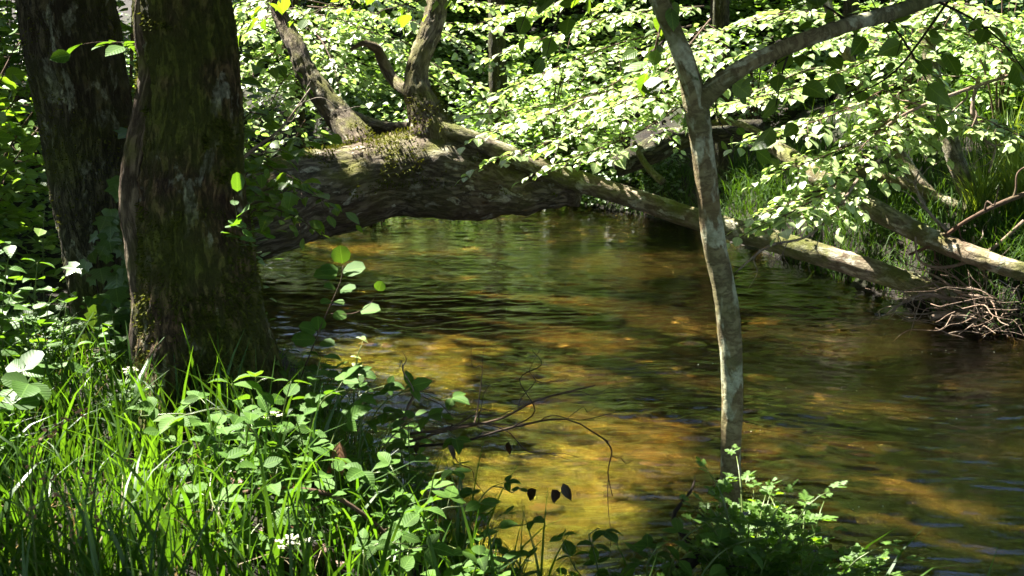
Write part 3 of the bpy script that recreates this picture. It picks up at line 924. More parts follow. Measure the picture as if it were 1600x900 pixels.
slope_tree(1330, 14.6, 8, 'slope trunk rising behind the sapling at upper right', .02, 12)
# trees outside the frame whose crowns shade the place
for x, y, lab in [(-6.5, 9.5, 'unseen shade alder on the near bank beyond the left edge'), (-5.0, 14.5, 'unseen shade alder beside fallen trunk root beyond the left edge'), (4.2, 1.0, 'unseen shade tree on the near bank beyond the right edge'),
                  (-4.0, 2.0, 'unseen shade tree on the near bank left of the viewer'), (0.5, -4.5, 'unseen shade tree standing behind the viewer')]:
    b = np.array([x, y, gz(x, y)])
    r_ = thing('shade_tree', b, lab, 'tree')
    P_ = [b + np.array([.06 * math.sin(3 * t + x), .05 * t, 8.5 * t - .1]) for t in (0, .05, .15, .4, .7, 1)]
    m_ = MB()
    m_.tube(P_, [.3, .22, .19, .17, .13, .08], 28, .08, bark_disp(.02, .012, 0, 0, 1, x))
    m_.build('trunk', M['grey_bark'], r_)
    register_crown(r_, P_[-1], (x, y))

# ---- crowns: leaf clumps on limbs, open where the photograph shows sun reaching the ground
def build_crowns():
    n_cl = 13000
    C = np.stack([rng.uniform(-15, 10, n_cl), rng.uniform(-6, 30, n_cl), rng.uniform(4.6, 9.5, n_cl)], 1)
    g = height(C[:, 0], C[:, 1])
    C[:, 2] = np.maximum(C[:, 2], g + 2.6)
    n_cl = len(C)
    far = np.stack([rng.uniform(-17, 13, 5200), rng.uniform(18.5, 29, 5200), rng.uniform(0, 1, 5200)], 1)  # extra unseen crown clumps, added to darken and green the water's reflection
    _, fd = banks(far[:, 0], far[:, 1])
    far = far[fd > 2.2]
    far[:, 2] = height(far[:, 0], far[:, 1]) + .8 + far[:, 2] * 4.5
    far = far[far[:, 2] > CAM_H + .05 * far[:, 1]]
    C = np.vstack([C, far])
    is_far = np.arange(len(C)) >= n_cl
    open_ = ~((C[:, 0] > 6.2) & (C[:, 1] > 8) & (C[:, 1] < 22))  # clumps cleared on the right so open sky reflects in the water
    C, is_far = C[open_], is_far[open_]
    n_cl = len(C)
    owner_xy = np.array([c[2] for c in CANOPY])
    own = np.argmin(((C[:, None, :2] - owner_xy[None]) ** 2).sum(2), 1)
    k = 22
    P = (C[:, None, :] + rng.normal(0, 1, (n_cl, k, 3)) * np.array([.34, .34, .16])).reshape(-1, 3)
    o = np.repeat(own, k)
    keep = (shaded(P) | (np.repeat(is_far, k) & (rng.random(len(P)) < .38))) & (P[:, 2] > np.where(np.repeat(is_far, k), CAM_H + .045 * P[:, 1], 3.6))
    P, o = P[keep], o[keep]
    for i, (root, top, xy) in enumerate(CANOPY):
        p = P[o == i]
        if len(p) == 0:
            continue
        m_ = MB()
        D = nrm(rng.normal(size=p.shape) * np.array([1, 1, .35]) - np.array([0, 0, .25]))
        m_.leaves(p, D, nrm(rng.normal(0, .45, p.shape) + np.array([0, 0, 1])), rng.uniform(.19, .32, len(p)), T_FAR, 1.15)
        m_.build('crown', M['leaf_canopy'], root)
        w_ = MB()
        cl = C[own == i]
        for q in cl[rng.choice(len(cl), min(9, len(cl)), replace=False)]:
            a = top - np.array([0, 0, rng.uniform(.3, 2.5)])
            b_ = q - S * 0
            sm = a + (b_ - a) * np.linspace(0, 1, 24)[:, None] + np.array([0, 0, .5]) * (1 - np.abs(np.linspace(-1, 1, 24)))[:, None]
            W = sm[:, None, :] - LITP[None]
            al = W @ S
            pe = np.linalg.norm(W - al[..., None] * S, axis=2)
            if ((pe < LITR + .05) & (al > .5)).sum() > 2:
                continue
            w_.tube([a, a * .5 + b_ * .5 + np.array([0, 0, .5]), b_], [.06, .04, .012], 7)
        if w_.n:
            w_.build('limb', M['grey_bark'], root)
build_crowns()

# ---- lit leaf sprays over the stream, borne by the slender bank trees
def spray_set(root, spines, side, nside, lsize, lgap, mat='leaf_fresh', **kw):
    for sp in spines:
        w, l = MB(), MB()
        bough(w, l, [at(*p) for p in sp], .010, side, nside, lsize, lgap, **kw)
        b_ = w.build('bough', M['twig'], root)
        lo = l.build('leaves', M[mat], root)
        lo.parent = b_
        b_.location = (0, 0, 0)

overhang = thing('overhanging_tree', ground_pt(1130, 13.6), 'leafy tree leaning over the stream whose sunlit sprays hang above the fallen pole', 'tree')
m_ = MB()
b0 = ground_pt(1130, 13.6)
m_.tube([b0 - np.array([0, 0, .1]), b0 + np.array([-.05, -.2, .8]), b0 + np.array([-.2, -.7, 1.8]), b0 + np.array([-.3, -1.2, 3.2]), b0 + np.array([-.4, -1.6, 5])], [.11, .09, .08, .06, .03], 20, .05, bark_disp(.01, .006, 0, 0, 1, 91.))
m_.build('trunk', M['grey_bark'], overhang)
spray_set(overhang, [
    [(1120, 60, 12.4), (1000, 110, 11.6), (880, 170, 11.0), (770, 205, 10.7)],
    [(1110, 90, 12.2), (1010, 150, 11.4), (900, 205, 10.8), (775, 250, 10.6)],
    [(1110, 130, 11.8), (1050, 175, 11.1), (980, 215, 10.7), (870, 255, 10.5)],
    [(1080, 40, 12.4), (960, 70, 11.9), (860, 110, 11.6), (765, 150, 11.5)],
    [(1100, 10, 12.4), (980, 20, 12.1), (880, 50, 12.0), (790, 80, 12.0)],
    [(1110, 30, 12.0), (1060, 90, 11.2), (1010, 140, 10.8), (940, 175, 10.6)],
    [(1040, -10, 12.6), (930, -10, 12.5), (850, 10, 12.4), (770, 30, 12.4)],
    [(1100, 100, 12.4), (960, 140, 12.2), (850, 165, 12.0), (740, 180, 12.0)],
], .66, 32, .092, .034, jit=.24, tmpl=T_LARGE, wid=1.1)
spray_set(lean, [
    [(1455, 100, 10.5), (1400, 130, 10.0), (1300, 180, 9.5), (1190, 215, 9.2)],
    [(1465, 140, 10.4), (1400, 190, 9.9), (1310, 235, 9.5), (1215, 270, 9.3)],
    [(1450, 70, 10.5), (1370, 90, 10.2), (1270, 130, 9.9), (1150, 160, 9.7)],
    [(1470, 165, 10.3), (1390, 235, 9.7), (1300, 290, 9.3), (1200, 330, 9.1)],
    [(1445, 40, 10.6), (1530, 60, 10.0), (1590, 100, 9.7), (1650, 140, 9.5)],
    [(1450, 30, 10.6), (1380, 30, 10.3), (1280, 60, 10.1), (1180, 80, 10.0)],
    [(1475, 180, 10.3), (1540, 190, 9.8), (1600, 215, 9.5)],
    [(1440, 0, 10.7), (1500, 10, 10.2), (1570, 30, 9.9), (1640, 60, 9.8)],
    [(1330, 265, 9.5), (1290, 300, 9.2), (1240, 330, 9.0), (1195, 350, 8.95)],
    [(1470, 150, 10.3), (1420, 165, 9.8), (1370, 205, 9.5), (1330, 250, 9.3)],
], .54, 30, .085, .032, jit=.24, tmpl=T_LARGE, wid=1.15)
spray_set(lean2, [
    [(1330, 100, 11.4), (1260, 110, 11.0), (1190, 140, 10.8), (1120, 170, 10.7)],
    [(1320, 60, 11.4), (1380, 70, 10.9), (1440, 110, 10.6), (1480, 150, 10.5)],
    [(1310, 20, 11.5), (1230, 20, 11.3), (1150, 40, 11.2)],
], .54, 22, .09, .04, jit=.3)

glade = thing('slope_hazel', ground_pt(470, 15.2), 'sunlit leafy small tree at the top between thick mossy trunk and upright limb', 'tree')
m_ = MB()
b0 = ground_pt(470, 15.2)
m_.tube([b0 - np.array([0, 0, .1]), b0 + np.array([.05, -.1, .8]), b0 + np.array([.1, -.3, 2]), b0 + np.array([.1, -.5, 3.5])], [.08, .06, .05, .03], 16, .05, bark_disp(.01, .006, 0, 0, 1, 93.))
m_.build('trunk', M['grey_bark'], glade)
spray_set(glade, [
    [(470, 10, 14.8), (430, 20, 14.3), (400, 40, 14.0), (370, 60, 13.8)],
    [(470, 60, 14.8), (430, 80, 14.2), (400, 110, 13.9), (370, 140, 13.7)],
    [(480, 20, 14.8), (530, 30, 14.3), (580, 50, 14.0), (640, 70, 13.8)],
    [(475, -20, 14.8), (540, -20, 14.3), (600, 0, 14.0), (660, 20, 13.8)],
    [(480, 70, 14.8), (520, 90, 14.2), (560, 120, 13.9), (600, 140, 13.7)],
    [(470, 100, 14.8), (440, 130, 14.0), (420, 170, 13.6), (400, 200, 13.4)],
    [(475, 40, 14.8), (500, 60, 13.9), (520, 100, 13.5), (530, 140, 13.2)],
    [(480, 10, 14.8), (580, 20, 14.6), (690, 50, 14.4), (760, 90, 14.3)],
    [(480, 40, 14.8), (600, 70, 14.8), (700, 110, 14.8), (760, 140, 14.8)],
    [(480, -30, 15.2), (600, -10, 15.6), (720, 0, 15.8), (840, 20, 16)],
    [(480, 0, 15.4), (620, 30, 15.8), (740, 40, 16), (860, 70, 16.2)],
    [(470, -30, 15.2), (420, -10, 15), (390, 10, 14.8), (360, 30, 14.6)],
    [(480, 20, 15.2), (560, 50, 15.4), (640, 100, 15.2), (720, 150, 15)],
], .7, 28, .095, .038, jit=.35)

# ------------------------------------------------------------------ undergrowth on the far slope
def slope_points(n, dmin, dmax, xr=(-5, 7.5), yr=(7, 23)):
    out = []
    while len(out) < n:
        x, y = rng.uniform(*xr, 4000), rng.uniform(*yr, 4000)
        dn, df = banks(x, y)
        k = (df > dmin) & (df < dmax)
        z = height(x[k], y[k])
        out += list(np.stack([x[k], y[k], z], 1))
    return np.array(out[:n])

def carpet(name, label, cat, pts, mat, hmin, hmax, nl, lsize, tmpl, spread=.18):
    H = rng.uniform(hmin, hmax, len(pts)) ** 1.0
    Ps, Ds, Ns = [], [], []
    for p, h in zip(pts, H):
        k = max(3, int(nl * rng.uniform(.5, 1.3)))
        z = rng.uniform(.25, 1, k) * h
        a = rng.uniform(0, 6.283, k)
        ra = spread * rng.uniform(.2, 1, k) * (.5 + h)
        Ps.append(p + np.stack([ra * np.cos(a), ra * np.sin(a), z], 1))
        Ds.append(np.stack([np.cos(a), np.sin(a), rng.uniform(-.5, .3, k)], 1))
        Ns.append(np.stack([rng.normal(0, .4, k), rng.normal(-.15, .4, k), np.ones(k)], 1))
    m_ = MB()
    Ps = np.vstack(Ps)
    m_.leaves(Ps, np.vstack(Ds), nrm(np.vstack(Ns)), lsize * rng.uniform(.5, 1.2, len(Ps)), tmpl)
    return tag(m_.build(name, M[mat]), label, cat, kind='stuff')
pts = np.vstack([slope_points(11000, .12, 11, (-9, 8), (7, 27)), slope_points(1500, 2, 16, (-18, -3), (17, 38))])
nn = fbm(pts * .9 + 4, 3)
_, dfp = banks(pts[:, 0], pts[:, 1])
pts = pts[(nn > -.16) & ~((pts[:, 0] > 1.3) & (dfp < 2.2) & ((nn < .3) | (dfp < 1.4)))]
carpet('undergrowth', 'leafy undergrowth covering the far slope above the stream', 'undergrowth', pts, 'leaf_under', .12, .8, 17, .095, T_MID)
lp = []
while len(lp) < 900:
    x, y = rng.uniform(-8, -1.8), rng.uniform(6.3, 18)
    if banks(np.array([x]), np.array([y]))[0][0] > .1:
        lp.append((x, y, gz(x, y)))
carpet('undergrowth', 'leafy undergrowth on the near bank behind the two big trunks', 'undergrowth', np.array(lp), 'leaf_under', .15, 1.0, 17, .09, T_MID)

lp = slope_points(300, 0.0, .45, (-2.5, 1.9), (6, 18))
carpet('bank_plants', 'small shaded plants and ferns along the far water edge', 'undergrowth', lp, 'leaf_ivy', .08, .4, 13, .075, T_MID, .22)

def shrub(px, d, h, label, n_stem=7, lsize=.09, mat='leaf_fresh', nl=34, spread=.5, group='shrubs on the far slope', base=None):
    b = ground_pt(px, d) if base is None else base
    r_ = thing('shrub', b, label, 'shrub', group)
    w, l = MB(), MB()
    for i in range(n_stem):
        a = rng.uniform(0, 6.283)
        hh = h * rng.uniform(.6, 1.1)
        out = np.array([math.cos(a), math.sin(a), 0]) * spread * rng.uniform(.4, 1.1)
        P_ = np.array([b + out * .05, b + out * .3 + [0, 0, hh * .45], b + out * .7 + [0, 0, hh * .8], b + out + [0, 0, hh]])
        w.tube(P_, [.012, .009, .007, .004], 6)
        for t in np.linspace(.3, 1, 5):
            q = b + out * t + np.array([0, 0, hh * t ** .8])
            k = max(2, nl // 5)
            az = rng.uniform(0, 6.283, k)
            rr = rng.uniform(.04, .26, k)
            p_ = q + np.stack([rr * np.cos(az), rr * np.sin(az), rng.normal(0, .07, k)], 1)
            l.leaves(p_, np.stack([np.cos(az), np.sin(az), rng.uniform(-.5, .2, k)], 1), nrm(rng.normal(0, .4, (k, 3)) + np.array([0, -.1, 1])), lsize * rng.uniform(.6, 1.2, k), T_MID)
    w.build('stems', M['twig'], r_)
    l.build('leaves', M[mat], r_)
    return r_
shrub(420, 13.2, 1.3, 'sunlit shrub directly right of thick mossy trunk above log end', 9, mat='leaf_fresh')
shrub(490, 14.5, 1.5, 'bright shrub behind the left leaning limb of the fallen tree', 9)
shrub(590, 13.8, 1.0, 'low shrub between the two upright limbs of the fallen tree', 8, mat='leaf_under')
shrub(620, 15.5, 1.6, 'tall bright shrub high on slope left of the upright limb', 9)
shrub(720, 14.5, 1.0, 'shrub just right of the upright limb of the fallen tree', 8, mat='leaf_under')
shrub(760, 16.0, 1.5, 'bright shrub at top right of the upright limb, around dark trunk', 9)
shrub(860, 16.0, 1.5, 'sunlit shrub high on the slope behind the hanging sprays', 9)
shrub(980, 15.6, 1.4, 'sunlit shrub high on slope left of the young tree fork', 9)
shrub(1180, 14.4, 1.2, 'shrub on the slope under the right limb of the young tree', 8)
shrub(1420, 13.0, 1.4, 'shrub on the slope behind the slender pale bank tree', 8)
shrub(1560, 12.0, 1.5, 'shrub at the top right corner of the slope', 8)
shrub(1010, 14.7, .35, 'small leafy plant at the far water edge under the fallen pole', 6, .08, 'leaf_under', 14, .25)

GL = 'shrubs on the near bank left'
for px, d, h, lab in [(-30, 9.5, 1.7, 'dim shrub at the far left edge behind the hazel bush'), (60, 11, 1.8, 'shrub behind the leaning trunk at far left'), (20, 13, 1.9, 'distant shrub at the upper left corner'), (205, 10, 2.7, 'shrub seen in the gap between the two left trunks'), (-60, 7.8, 1.2, 'low shrub cut by the left edge of the picture')]:
    shrub(px, d, h, lab, 10, .11, 'leaf_hazel', 60, .6, GL)

# dark grass hanging over the far bank
def grass_stuff(name, label, pts, hmin, hmax, w, mat, bend=(.4, 1.6), cat='grass'):
    k = len(pts)
    m_ = MB()
    a = rng.uniform(0, 6.283, k)
    m_.blades(pts, rng.uniform(hmin, hmax, k), rng.uniform(.6, 1.3, k) * w, np.stack([np.cos(a), np.sin(a), 0 * a], 1), rng.uniform(*bend, k))
    return tag(m_.build(name, M[mat]), label, cat, kind='stuff')
bp = slope_points(9000, .15, 2.6, (1.6, 7), (7, 14))
bp = bp[fbm(bp * 1.1 + 2, 3) > -.1]
grass_stuff('bank_grass', 'long dark grass on the right far bank', bp, .2, .5, .010, 'bank_grass')
bp = slope_points(4200, 0.0, .42, (.6, 5.5), (6.5, 15.5))
grass_stuff('bank_grass', 'dark grass and rootlets drooping over the far water edge', bp, .2, .5, .008, 'bank_grass', (1.5, 3.0))

# sedge tussocks by the bank log
def tussock(px, d, n, h, label):
    b = ground_pt(px, d)
    m_ = MB()
    a = rng.uniform(0, 6.283, n)
    dr = np.stack([np.cos(a), np.sin(a), 0 * a], 1)
    m_.blades(b + dr * (rng.uniform(0, .12, n))[:, None], rng.uniform(.5, 1.1, n) * h, rng.uniform(.008, .015, n), dr, rng.uniform(.3, 1.9, n), 6)
    tag(m_.build('sedge_tussock', M['sedge']), label, 'sedge', 'sedge tussocks on the right bank')
tussock(1590, 9.9, 170, .95, 'tall sunlit sedge tussock at the right edge above the bank log')
tussock(1535, 10.1, 130, .7, 'shorter sedge tussock beside the foot of the slender pale tree')
tussock(1640, 9.5, 120, .8, 'sedge tussock cut by the right edge of the picture')
tussock(1570, 11.0, 90, .7, 'shaded sedge tussock higher up behind the sunlit tussocks')

# ------------------------------------------------------------------ driftwood heap and bare twigs, right
def twig_path(a, b, n=5, wob=.06):
    P_ = np.array([a * (1 - t) + b * t for t in np.linspace(0, 1, n)])
    P_[1:-1] += rng.normal(0, wob, (n - 2, 3)) * np.linalg.norm(b - a)
    return P_
m_ = MB()
for i in range(380):
    c = at(rng.normal(1568, 52), rng.normal(496, 22), rng.uniform(8.6, 9.5))
    c[2] = max(c[2], .02)
    dv = nrm(rng.normal(size=3) * np.array([1, .6, .45]))
    L_ = rng.uniform(.15, .65)
    e = c + dv * L_
    e[2] = max(e[2], -.02)
    m_.tube(twig_path(c, e, 4, .06), np.array([.0045, .004, .003, .0018]) * rng.lognormal(-.25, .45), 5)
tag(m_.build('driftwood_heap', M['pale_twig']), 'heap of bleached driftwood twigs caught where the fallen pole meets the water', 'driftwood', kind='stuff')
def stick(label, L, mat='pale_twig', branches=0, cat='stick', name='stick', group=None):
    P_ = np.array([at(x, y, d) for x, y, d, h in L])
    r_ = thing(name, P_[0], label, cat, group)
    m_ = MB()
    Q, rr = m_.tube(P_, [pxr(h, d) for x, y, d, h in L], 10, None, None)
    m_.build('stem', M[mat], r_)
    if branches:
        w = MB()
        for j in range(branches):
            i = int((.2 + .8 * (j + .5) / branches) * (len(Q) - 2))
            t_ = nrm(Q[i + 1] - Q[i])
            dv = nrm(t_ + rng.normal(0, .7, 3))
            L_ = rng.uniform(.15, .45)
            e = Q[i] + dv * L_
            p_ = twig_path(Q[i], e, 5, .07)
            w.tube(p_, np.linspace(rr[i] * .6, .0012, 5), 5)
            if rng.random() < .6:
                e2 = p_[2] + nrm(dv + rng.normal(0, .6, 3)) * L_ * .5
                w.tube(twig_path(p_[2], e2, 4, .07), np.linspace(rr[i] * .35, .001, 4), 4)
        w.build('side_twigs', M[mat], r_)
    return r_
G_ = 'bare sticks on the right bank'
stick('curved bleached stick lying at the water side of the driftwood heap', [(1455, 497, 9.0, 5), (1475, 491, 9.0, 6), (1510, 494, 9.0, 6), (1545, 503, 9.0, 5)], group=G_)
stick('pale branching stick leaning from the driftwood heap up to the bank log', [(1560, 470, 9.2, 5), (1540, 435, 9.2, 4), (1525, 400, 9.3, 3), (1520, 370, 9.4, 2)], branches=5, group=G_)
stick('long thin dark twig arching from the right edge over the bank log', [(1640, 290, 9.0, 4), (1570, 315, 9.0, 4), (1510, 345, 9.0, 3), (1460, 380, 9.1, 3), (1420, 398, 9.2, 2)], 'twig', 4, group=G_)
stick('bleached curling twig hanging below the bank log near sedge', [(1600, 345, 9.1, 3), (1555, 385, 9.1, 3), (1510, 410, 9.1, 2.5), (1465, 418, 9.1, 2.5), (1435, 405, 9.1, 2), (1430, 370, 9.1, 1.5)], branches=4, group=G_)
stick('bare branching twig hanging in front of the slender pale tree', [(1530, 120, 9.8, 3), (1520, 170, 9.7, 3), (1540, 220, 9.7, 2.5), (1555, 230, 9.7, 2), (1545, 270, 9.6, 1.5)], branches=9, group=G_)
stick('bare twig at upper right running up left towards the lit sprays', [(1600, 110, 9.8, 2.5), (1510, 140, 9.7, 3), (1420, 175, 9.6, 2.5), (1360, 215, 9.5, 2)], branches=7, group=G_)
stick('thin drooping bare twig under the lowest lit spray above the pole', [(1340, 280, 9.2, 2.5), (1305, 330, 9.0, 2.5), (1260, 370, 8.9, 2), (1200, 385, 8.8, 2), (1150, 425, 8.8, 1.2)], branches=5, group=G_)
stick('grey twigs fanning from the pole end into the water', [(1500, 470, 9.1, 4), (1440, 460, 9.0, 3), (1400, 480, 9.0, 2), (1380, 495, 9.0, 1)], branches=7, group=G_)
stick('bare twiggy stick under the bank log beside the dark bank', [(1480, 360, 9.6, 3), (1450, 330, 9.6, 2.5), (1430, 290, 9.6, 2), (1440, 260, 9.6, 1)], branches=7, group=G_)

# ------------------------------------------------------------------ left side: shrubs, ivy, hanging leaves
def leafy_branch(name, label, cat, spines, side, nside, lsize, lgap, mat, tmpl=T_LARGE, wmat='twig', group=None, r0=.006, **kw):
    r_ = thing(name, at(*spines[0][0]), label, cat, group)
    w, l = MB(), MB()
    for sp in spines:
        bough(w, l, [at(*p) for p in sp], r0, side, nside, lsize, lgap, tmpl, **kw)
    w.build('branch', M[wmat], r_)
    l.build('leaves', M[mat], r_)
    return r_
leafy_branch('hazel_shrub', 'broad leaved shrub reaching out from behind the thick trunk over the log end', 'shrub',
    [[(330, 420, 7.4), (370, 330, 7.3), (440, 290, 7.2), (515, 318, 7.1)], [(335, 420, 7.4), (380, 280, 7.4), (430, 230, 7.3), (480, 215, 7.2)], [(330, 420, 7.4), (365, 200, 7.6), (420, 180, 7.6), (470, 190, 7.6)],
     [(330, 420, 7.4), (350, 120, 7.8), (390, 90, 7.8), (430, 100, 7.8)], [(340, 420, 7.4), (395, 330, 7.2), (440, 330, 7.0), (480, 350, 6.95)], [(330, 420, 7.4), (365, 250, 7.3), (420, 260, 7.2), (470, 285, 7.1)]],
    .36, 20, .105, .055, 'leaf_hazel', droop=.25, jit=.4, t0=.3)
stick('two thin pale twigs slanting up right of the thick mossy trunk', [(360, 265, 6.5, 3), (400, 230, 6.6, 2.5), (440, 200, 6.6, 2), (485, 138, 6.6, 1.2)], 'pale_twig', 5, 'twig', 'bare_twig')
leafy_branch('hazel_bush', 'broad leaved bush filling the left edge beside the leaning tree', 'shrub',
    [[(-60, 420, 7.2), (-20, 200, 7.1), (20, 80, 7.0), (60, 20, 7.0)], [(-60, 420, 7.2), (-30, 250, 7.1), (20, 160, 7.0), (70, 110, 6.9)], [(-60, 420, 7.2), (0, 290, 7.1), (40, 230, 7.0), (80, 215, 7.0)],
     [(-60, 420, 7.2), (-10, 330, 7.0), (20, 290, 6.9), (55, 290, 6.8)], [(-60, 420, 7.2), (0, 120, 7.6), (100, 20, 8.2), (215, 90, 8.4)], [(-60, 420, 7.2), (60, 200, 8), (180, 190, 8.4), (225, 180, 8.4)], [(-60, 420, 7.2), (-40, 100, 7.2), (-10, 10, 7), (30, -30, 7)]],
    .38, 20, .105, .06, 'leaf_hazel', droop=.25, jit=.5, t0=.25, wid=1.2)
leafy_branch('leafy_twig', 'small twig with pale ribbed leaves hanging in front of the leaning trunk', 'twig',
    [[(215, 68, 5.2), (180, 66, 5.2), (150, 66, 5.2), (125, 70, 5.15)]], .10, 3, .10, .06, 'leaf_bramble', droop=.2, jit=.5, r0=.0025)
leafy_branch('trunk_sprig', 'fresh leafy sprig sprouting from the right face of the thick mossy trunk', 'sprig',
    [[(395, 385, 4.95), (385, 360, 4.85), (372, 345, 4.8), (368, 325, 4.8)]], .085, 7, .07, .035, 'leaf_herb', T_ROUND, 'stem', droop=.0, jit=.5, r0=.003)
leafy_branch('hanging_branch', 'large dark backlit leaves hanging from above at the top centre', 'branch',
    [[(1010, -60, 4.6), (930, -25, 4.6), (880, 15, 4.6), (862, 55, 4.6)], [(900, -50, 4.6), (840, -15, 4.6), (822, 20, 4.6)], [(1050, -30, 4.6), (1030, 50, 4.6), (1022, 82, 4.6)]], .12, 3, .095, .09, 'leaf_hazel', droop=.4, jit=.6, wid=1.25)
leafy_branch('hanging_branch', 'green leaf spray hanging into the top left of centre', 'branch',
    [[(640, -60, 7), (580, -25, 7), (520, 5, 7), (460, 30, 7)], [(760, -60, 7), (700, -20, 7), (640, 5, 7), (600, 15, 7)], [(460, -50, 7), (430, -10, 7), (400, 20, 7)]], .26, 7, .09, .07, 'leaf_hazel', droop=.3, jit=.5)

# ivy on the leaning trunk
ivy = thing('ivy', at(170, 560, D2 - .3), 'dark ivy climbing the lower right side of the leaning trunk', 'ivy')
m_ = MB()
l_ = MB()
for sp in [[(185, 600), (190, 520), (178, 450), (185, 380), (175, 310)], [(200, 600), (198, 500), (190, 430), (200, 370), (190, 300), (205, 250)], [(165, 600), (160, 500), (150, 430), (155, 390)]]:
    P_ = np.array([at(x, y, D2 - .26) for x, y in sp])
    Q, _ = m_.tube(P_, np.linspace(.006, .003, len(P_)), 6)
    k = 26
    i = rng.integers(0, len(Q), k)
    p_ = Q[i] + rng.normal(0, .05, (k, 3)) * np.array([1, .5, 1]) + np.array([0, -.03, 0])
    dd = nrm(rng.normal(0, .5, (k, 3)) + np.array([0, -.3, -1]))
    l_.leaves(p_, dd, nrm(rng.normal(0, .3, (k, 3)) + np.array([0, -1, .5])), rng.uniform(.06, .13, k), T_LOBED)
m_.build('stem', M['dark_twig'], ivy)
l_.build('leaves', M['leaf_ivy'], ivy)

# herbs
def herb(name, label, base, h, n_pair, lsize, mat='leaf_herb', tmpl=T_LARGE, lean=(0, 0), cat='plant', group=None, stems=1, spread=.06, elev=.2):
    r_ = thing(name, base, label, cat, group)
    w, l = MB(), MB()
    for s in range(stems):
        b = base + np.array([rng.normal(0, spread), rng.normal(0, spread), 0]) * (stems > 1)
        ln = np.array([lean[0] + rng.normal(0, .12), lean[1] + rng.normal(0, .12), 0]) * h
        hh = h * rng.uniform(.75, 1.1)
        P_ = np.array([b - [0, 0, .03], b + ln * .25 + [0, 0, hh * .4], b + ln * .6 + [0, 0, hh * .75], b + ln + [0, 0, hh]])
        Q, _ = w.tube(P_, [.004, .0035, .003, .002], 6)
        a0 = rng.uniform(0, 3.14)
        for j in range(n_pair):
            t = .25 + .75 * (j + 1) / n_pair
            q = Q[min(len(Q) - 1, int(t * (len(Q) - 1)))]
            a = a0 + j * 1.57
            sz = lsize * (1.1 - .5 * abs(t - .55))
            for sg in (0, math.pi):
                az = a + sg + rng.normal(0, .2)
                dv = np.array([math.cos(az), math.sin(az), elev + rng.normal(0, .2)])
                l.leaves([q + dv * .01], [dv], [nrm(np.array([0, 0, 1]) + rng.normal(0, .25, 3))], [sz * rng.uniform(.8, 1.15)], tmpl)
    w.build('stem', M['stem'], r_)
    l.build('leaves', M[mat], r_)
    return r_

def bank_pt(px, d):
    return ground_pt(px, d)
GH = 'soft herbs along the left edge'
for i, (px, d, h, n, s, lab) in enumerate([
        (20, 5.6, .75, 6, .10, 'tall soft herb at the far left edge beneath the hazel bush'),
        (75, 5.9, .65, 6, .09, 'soft herb standing against the left foot of the leaning trunk'),
        (45, 5.0, .5, 5, .10, 'leafy herb at left edge in front of the tall herb'),
        (110, 5.5, .4, 5, .07, 'low herb in front of the leaning trunk foot'),
        (-20, 4.9, .6, 5, .11, 'herb half cut off by the left edge of the picture'),
        (160, 5.6, .35, 5, .07, 'small herb in the gap between the two left trunks'),
        (20, 6.8, .9, 7, .09, 'dim tall herb behind the others at the left edge')]):
    herb('nettle_herb', lab, bank_pt(px, d), h, n, s, group=GH, stems=3, spread=.1)

# cut-leaved plants
def cutleaf(name, label, base, h, n_leaf, lsize, cat='plant', mat='leaf_herb', group=None, lean=(0, 0), width=.6):
    r_ = thing(name, base, label, cat, group)
    w, l = MB(), MB()
    for i in range(n_leaf):
        a = 2.4 * i + rng.normal(0, .3)
        hh = h * rng.uniform(.55, 1.05)
        rad_ = width * h * rng.uniform(.3, 1)
        out = np.array([math.cos(a) * rad_ + lean[0] * hh, math.sin(a) * rad_ + lean[1] * hh, 0])
        P_ = np.array([base, base + out * .3 + [0, 0, hh * .5], base + out * .7 + [0, 0, hh * .85], base + out + [0, 0, hh * .95]])
        Q, _ = w.tube(P_, [.004, .003, .0025, .0015], 5)
        for t in (.45, .6, .74, .87, 1.0):
            q = Q[min(len(Q) - 1, int(t * (len(Q) - 1)))]
            tg = nrm(Q[min(len(Q) - 1, int(t * (len(Q) - 1)))] - Q[max(0, int(t * (len(Q) - 1)) - 1)])
            lat = nrm(np.cross(tg, [0, 0, 1]))
            for sg in ((-1, 1) if t < 1 else (0,)):
                Lp = lsize * 2.2 * (1.25 - .7 * t) if t < 1 else lsize * 1.3
                pd = nrm(tg * .7 + sg * lat + rng.normal(0, .1, 3)) if sg else tg
                ks = 5 if t < 1 else 3
                for m in range(ks):
                    f = (m + 1) / ks
                    ld = nrm(pd * .7 + np.cross(pd, [0, 0, 1]) * (1 if m % 2 else -1) * (.8 if m < ks - 1 else 0) + rng.normal(0, .15, 3))
                    l.leaves([q + pd * Lp * f * .8], [ld], [nrm(np.array([0, 0, 1]) + rng.normal(0, .3, 3))], [lsize * (1.15 - .4 * f) * rng.uniform(.8, 1.1)], T_CUT, 1.15)
    w.build('stem', M['stem'], r_)
    l.build('leaves', M[mat], r_)
    return r_
GC = 'cut leaved plants on the near bank'
cutleaf('cut_leaved_plant', 'large feathery green plant at the foot of the grey young tree', bank_pt(1165, 4.0),   .66, 34, .042, group=GC, width=.55, mat='leaf_lacy')
cutleaf('cut_leaved_plant', 'feathery green plant right of the one at young tree foot', bank_pt(1245, 3.9), .46, 24, .042, group=GC, width=.75, mat='leaf_lacy')
cutleaf('cut_leaved_plant', 'low feathery plant at the lower edge, rightmost of its kind', bank_pt(1385, 3.9), .32, 18, .040, group=GC, width=.7, mat='leaf_lacy')
cutleaf('cut_leaved_plant', 'low feathery plant between the lowest and the second feathery plant', bank_pt(1310, 4.0), .34, 18, .040, group=GC, width=.8, mat='leaf_lacy')
cutleaf('cut_leaved_plant', 'low feathery plant at the left side of the young tree foot', bank_pt(1110, 3.8), .34, 16, .040, group=GC, width=.7, mat='leaf_lacy')
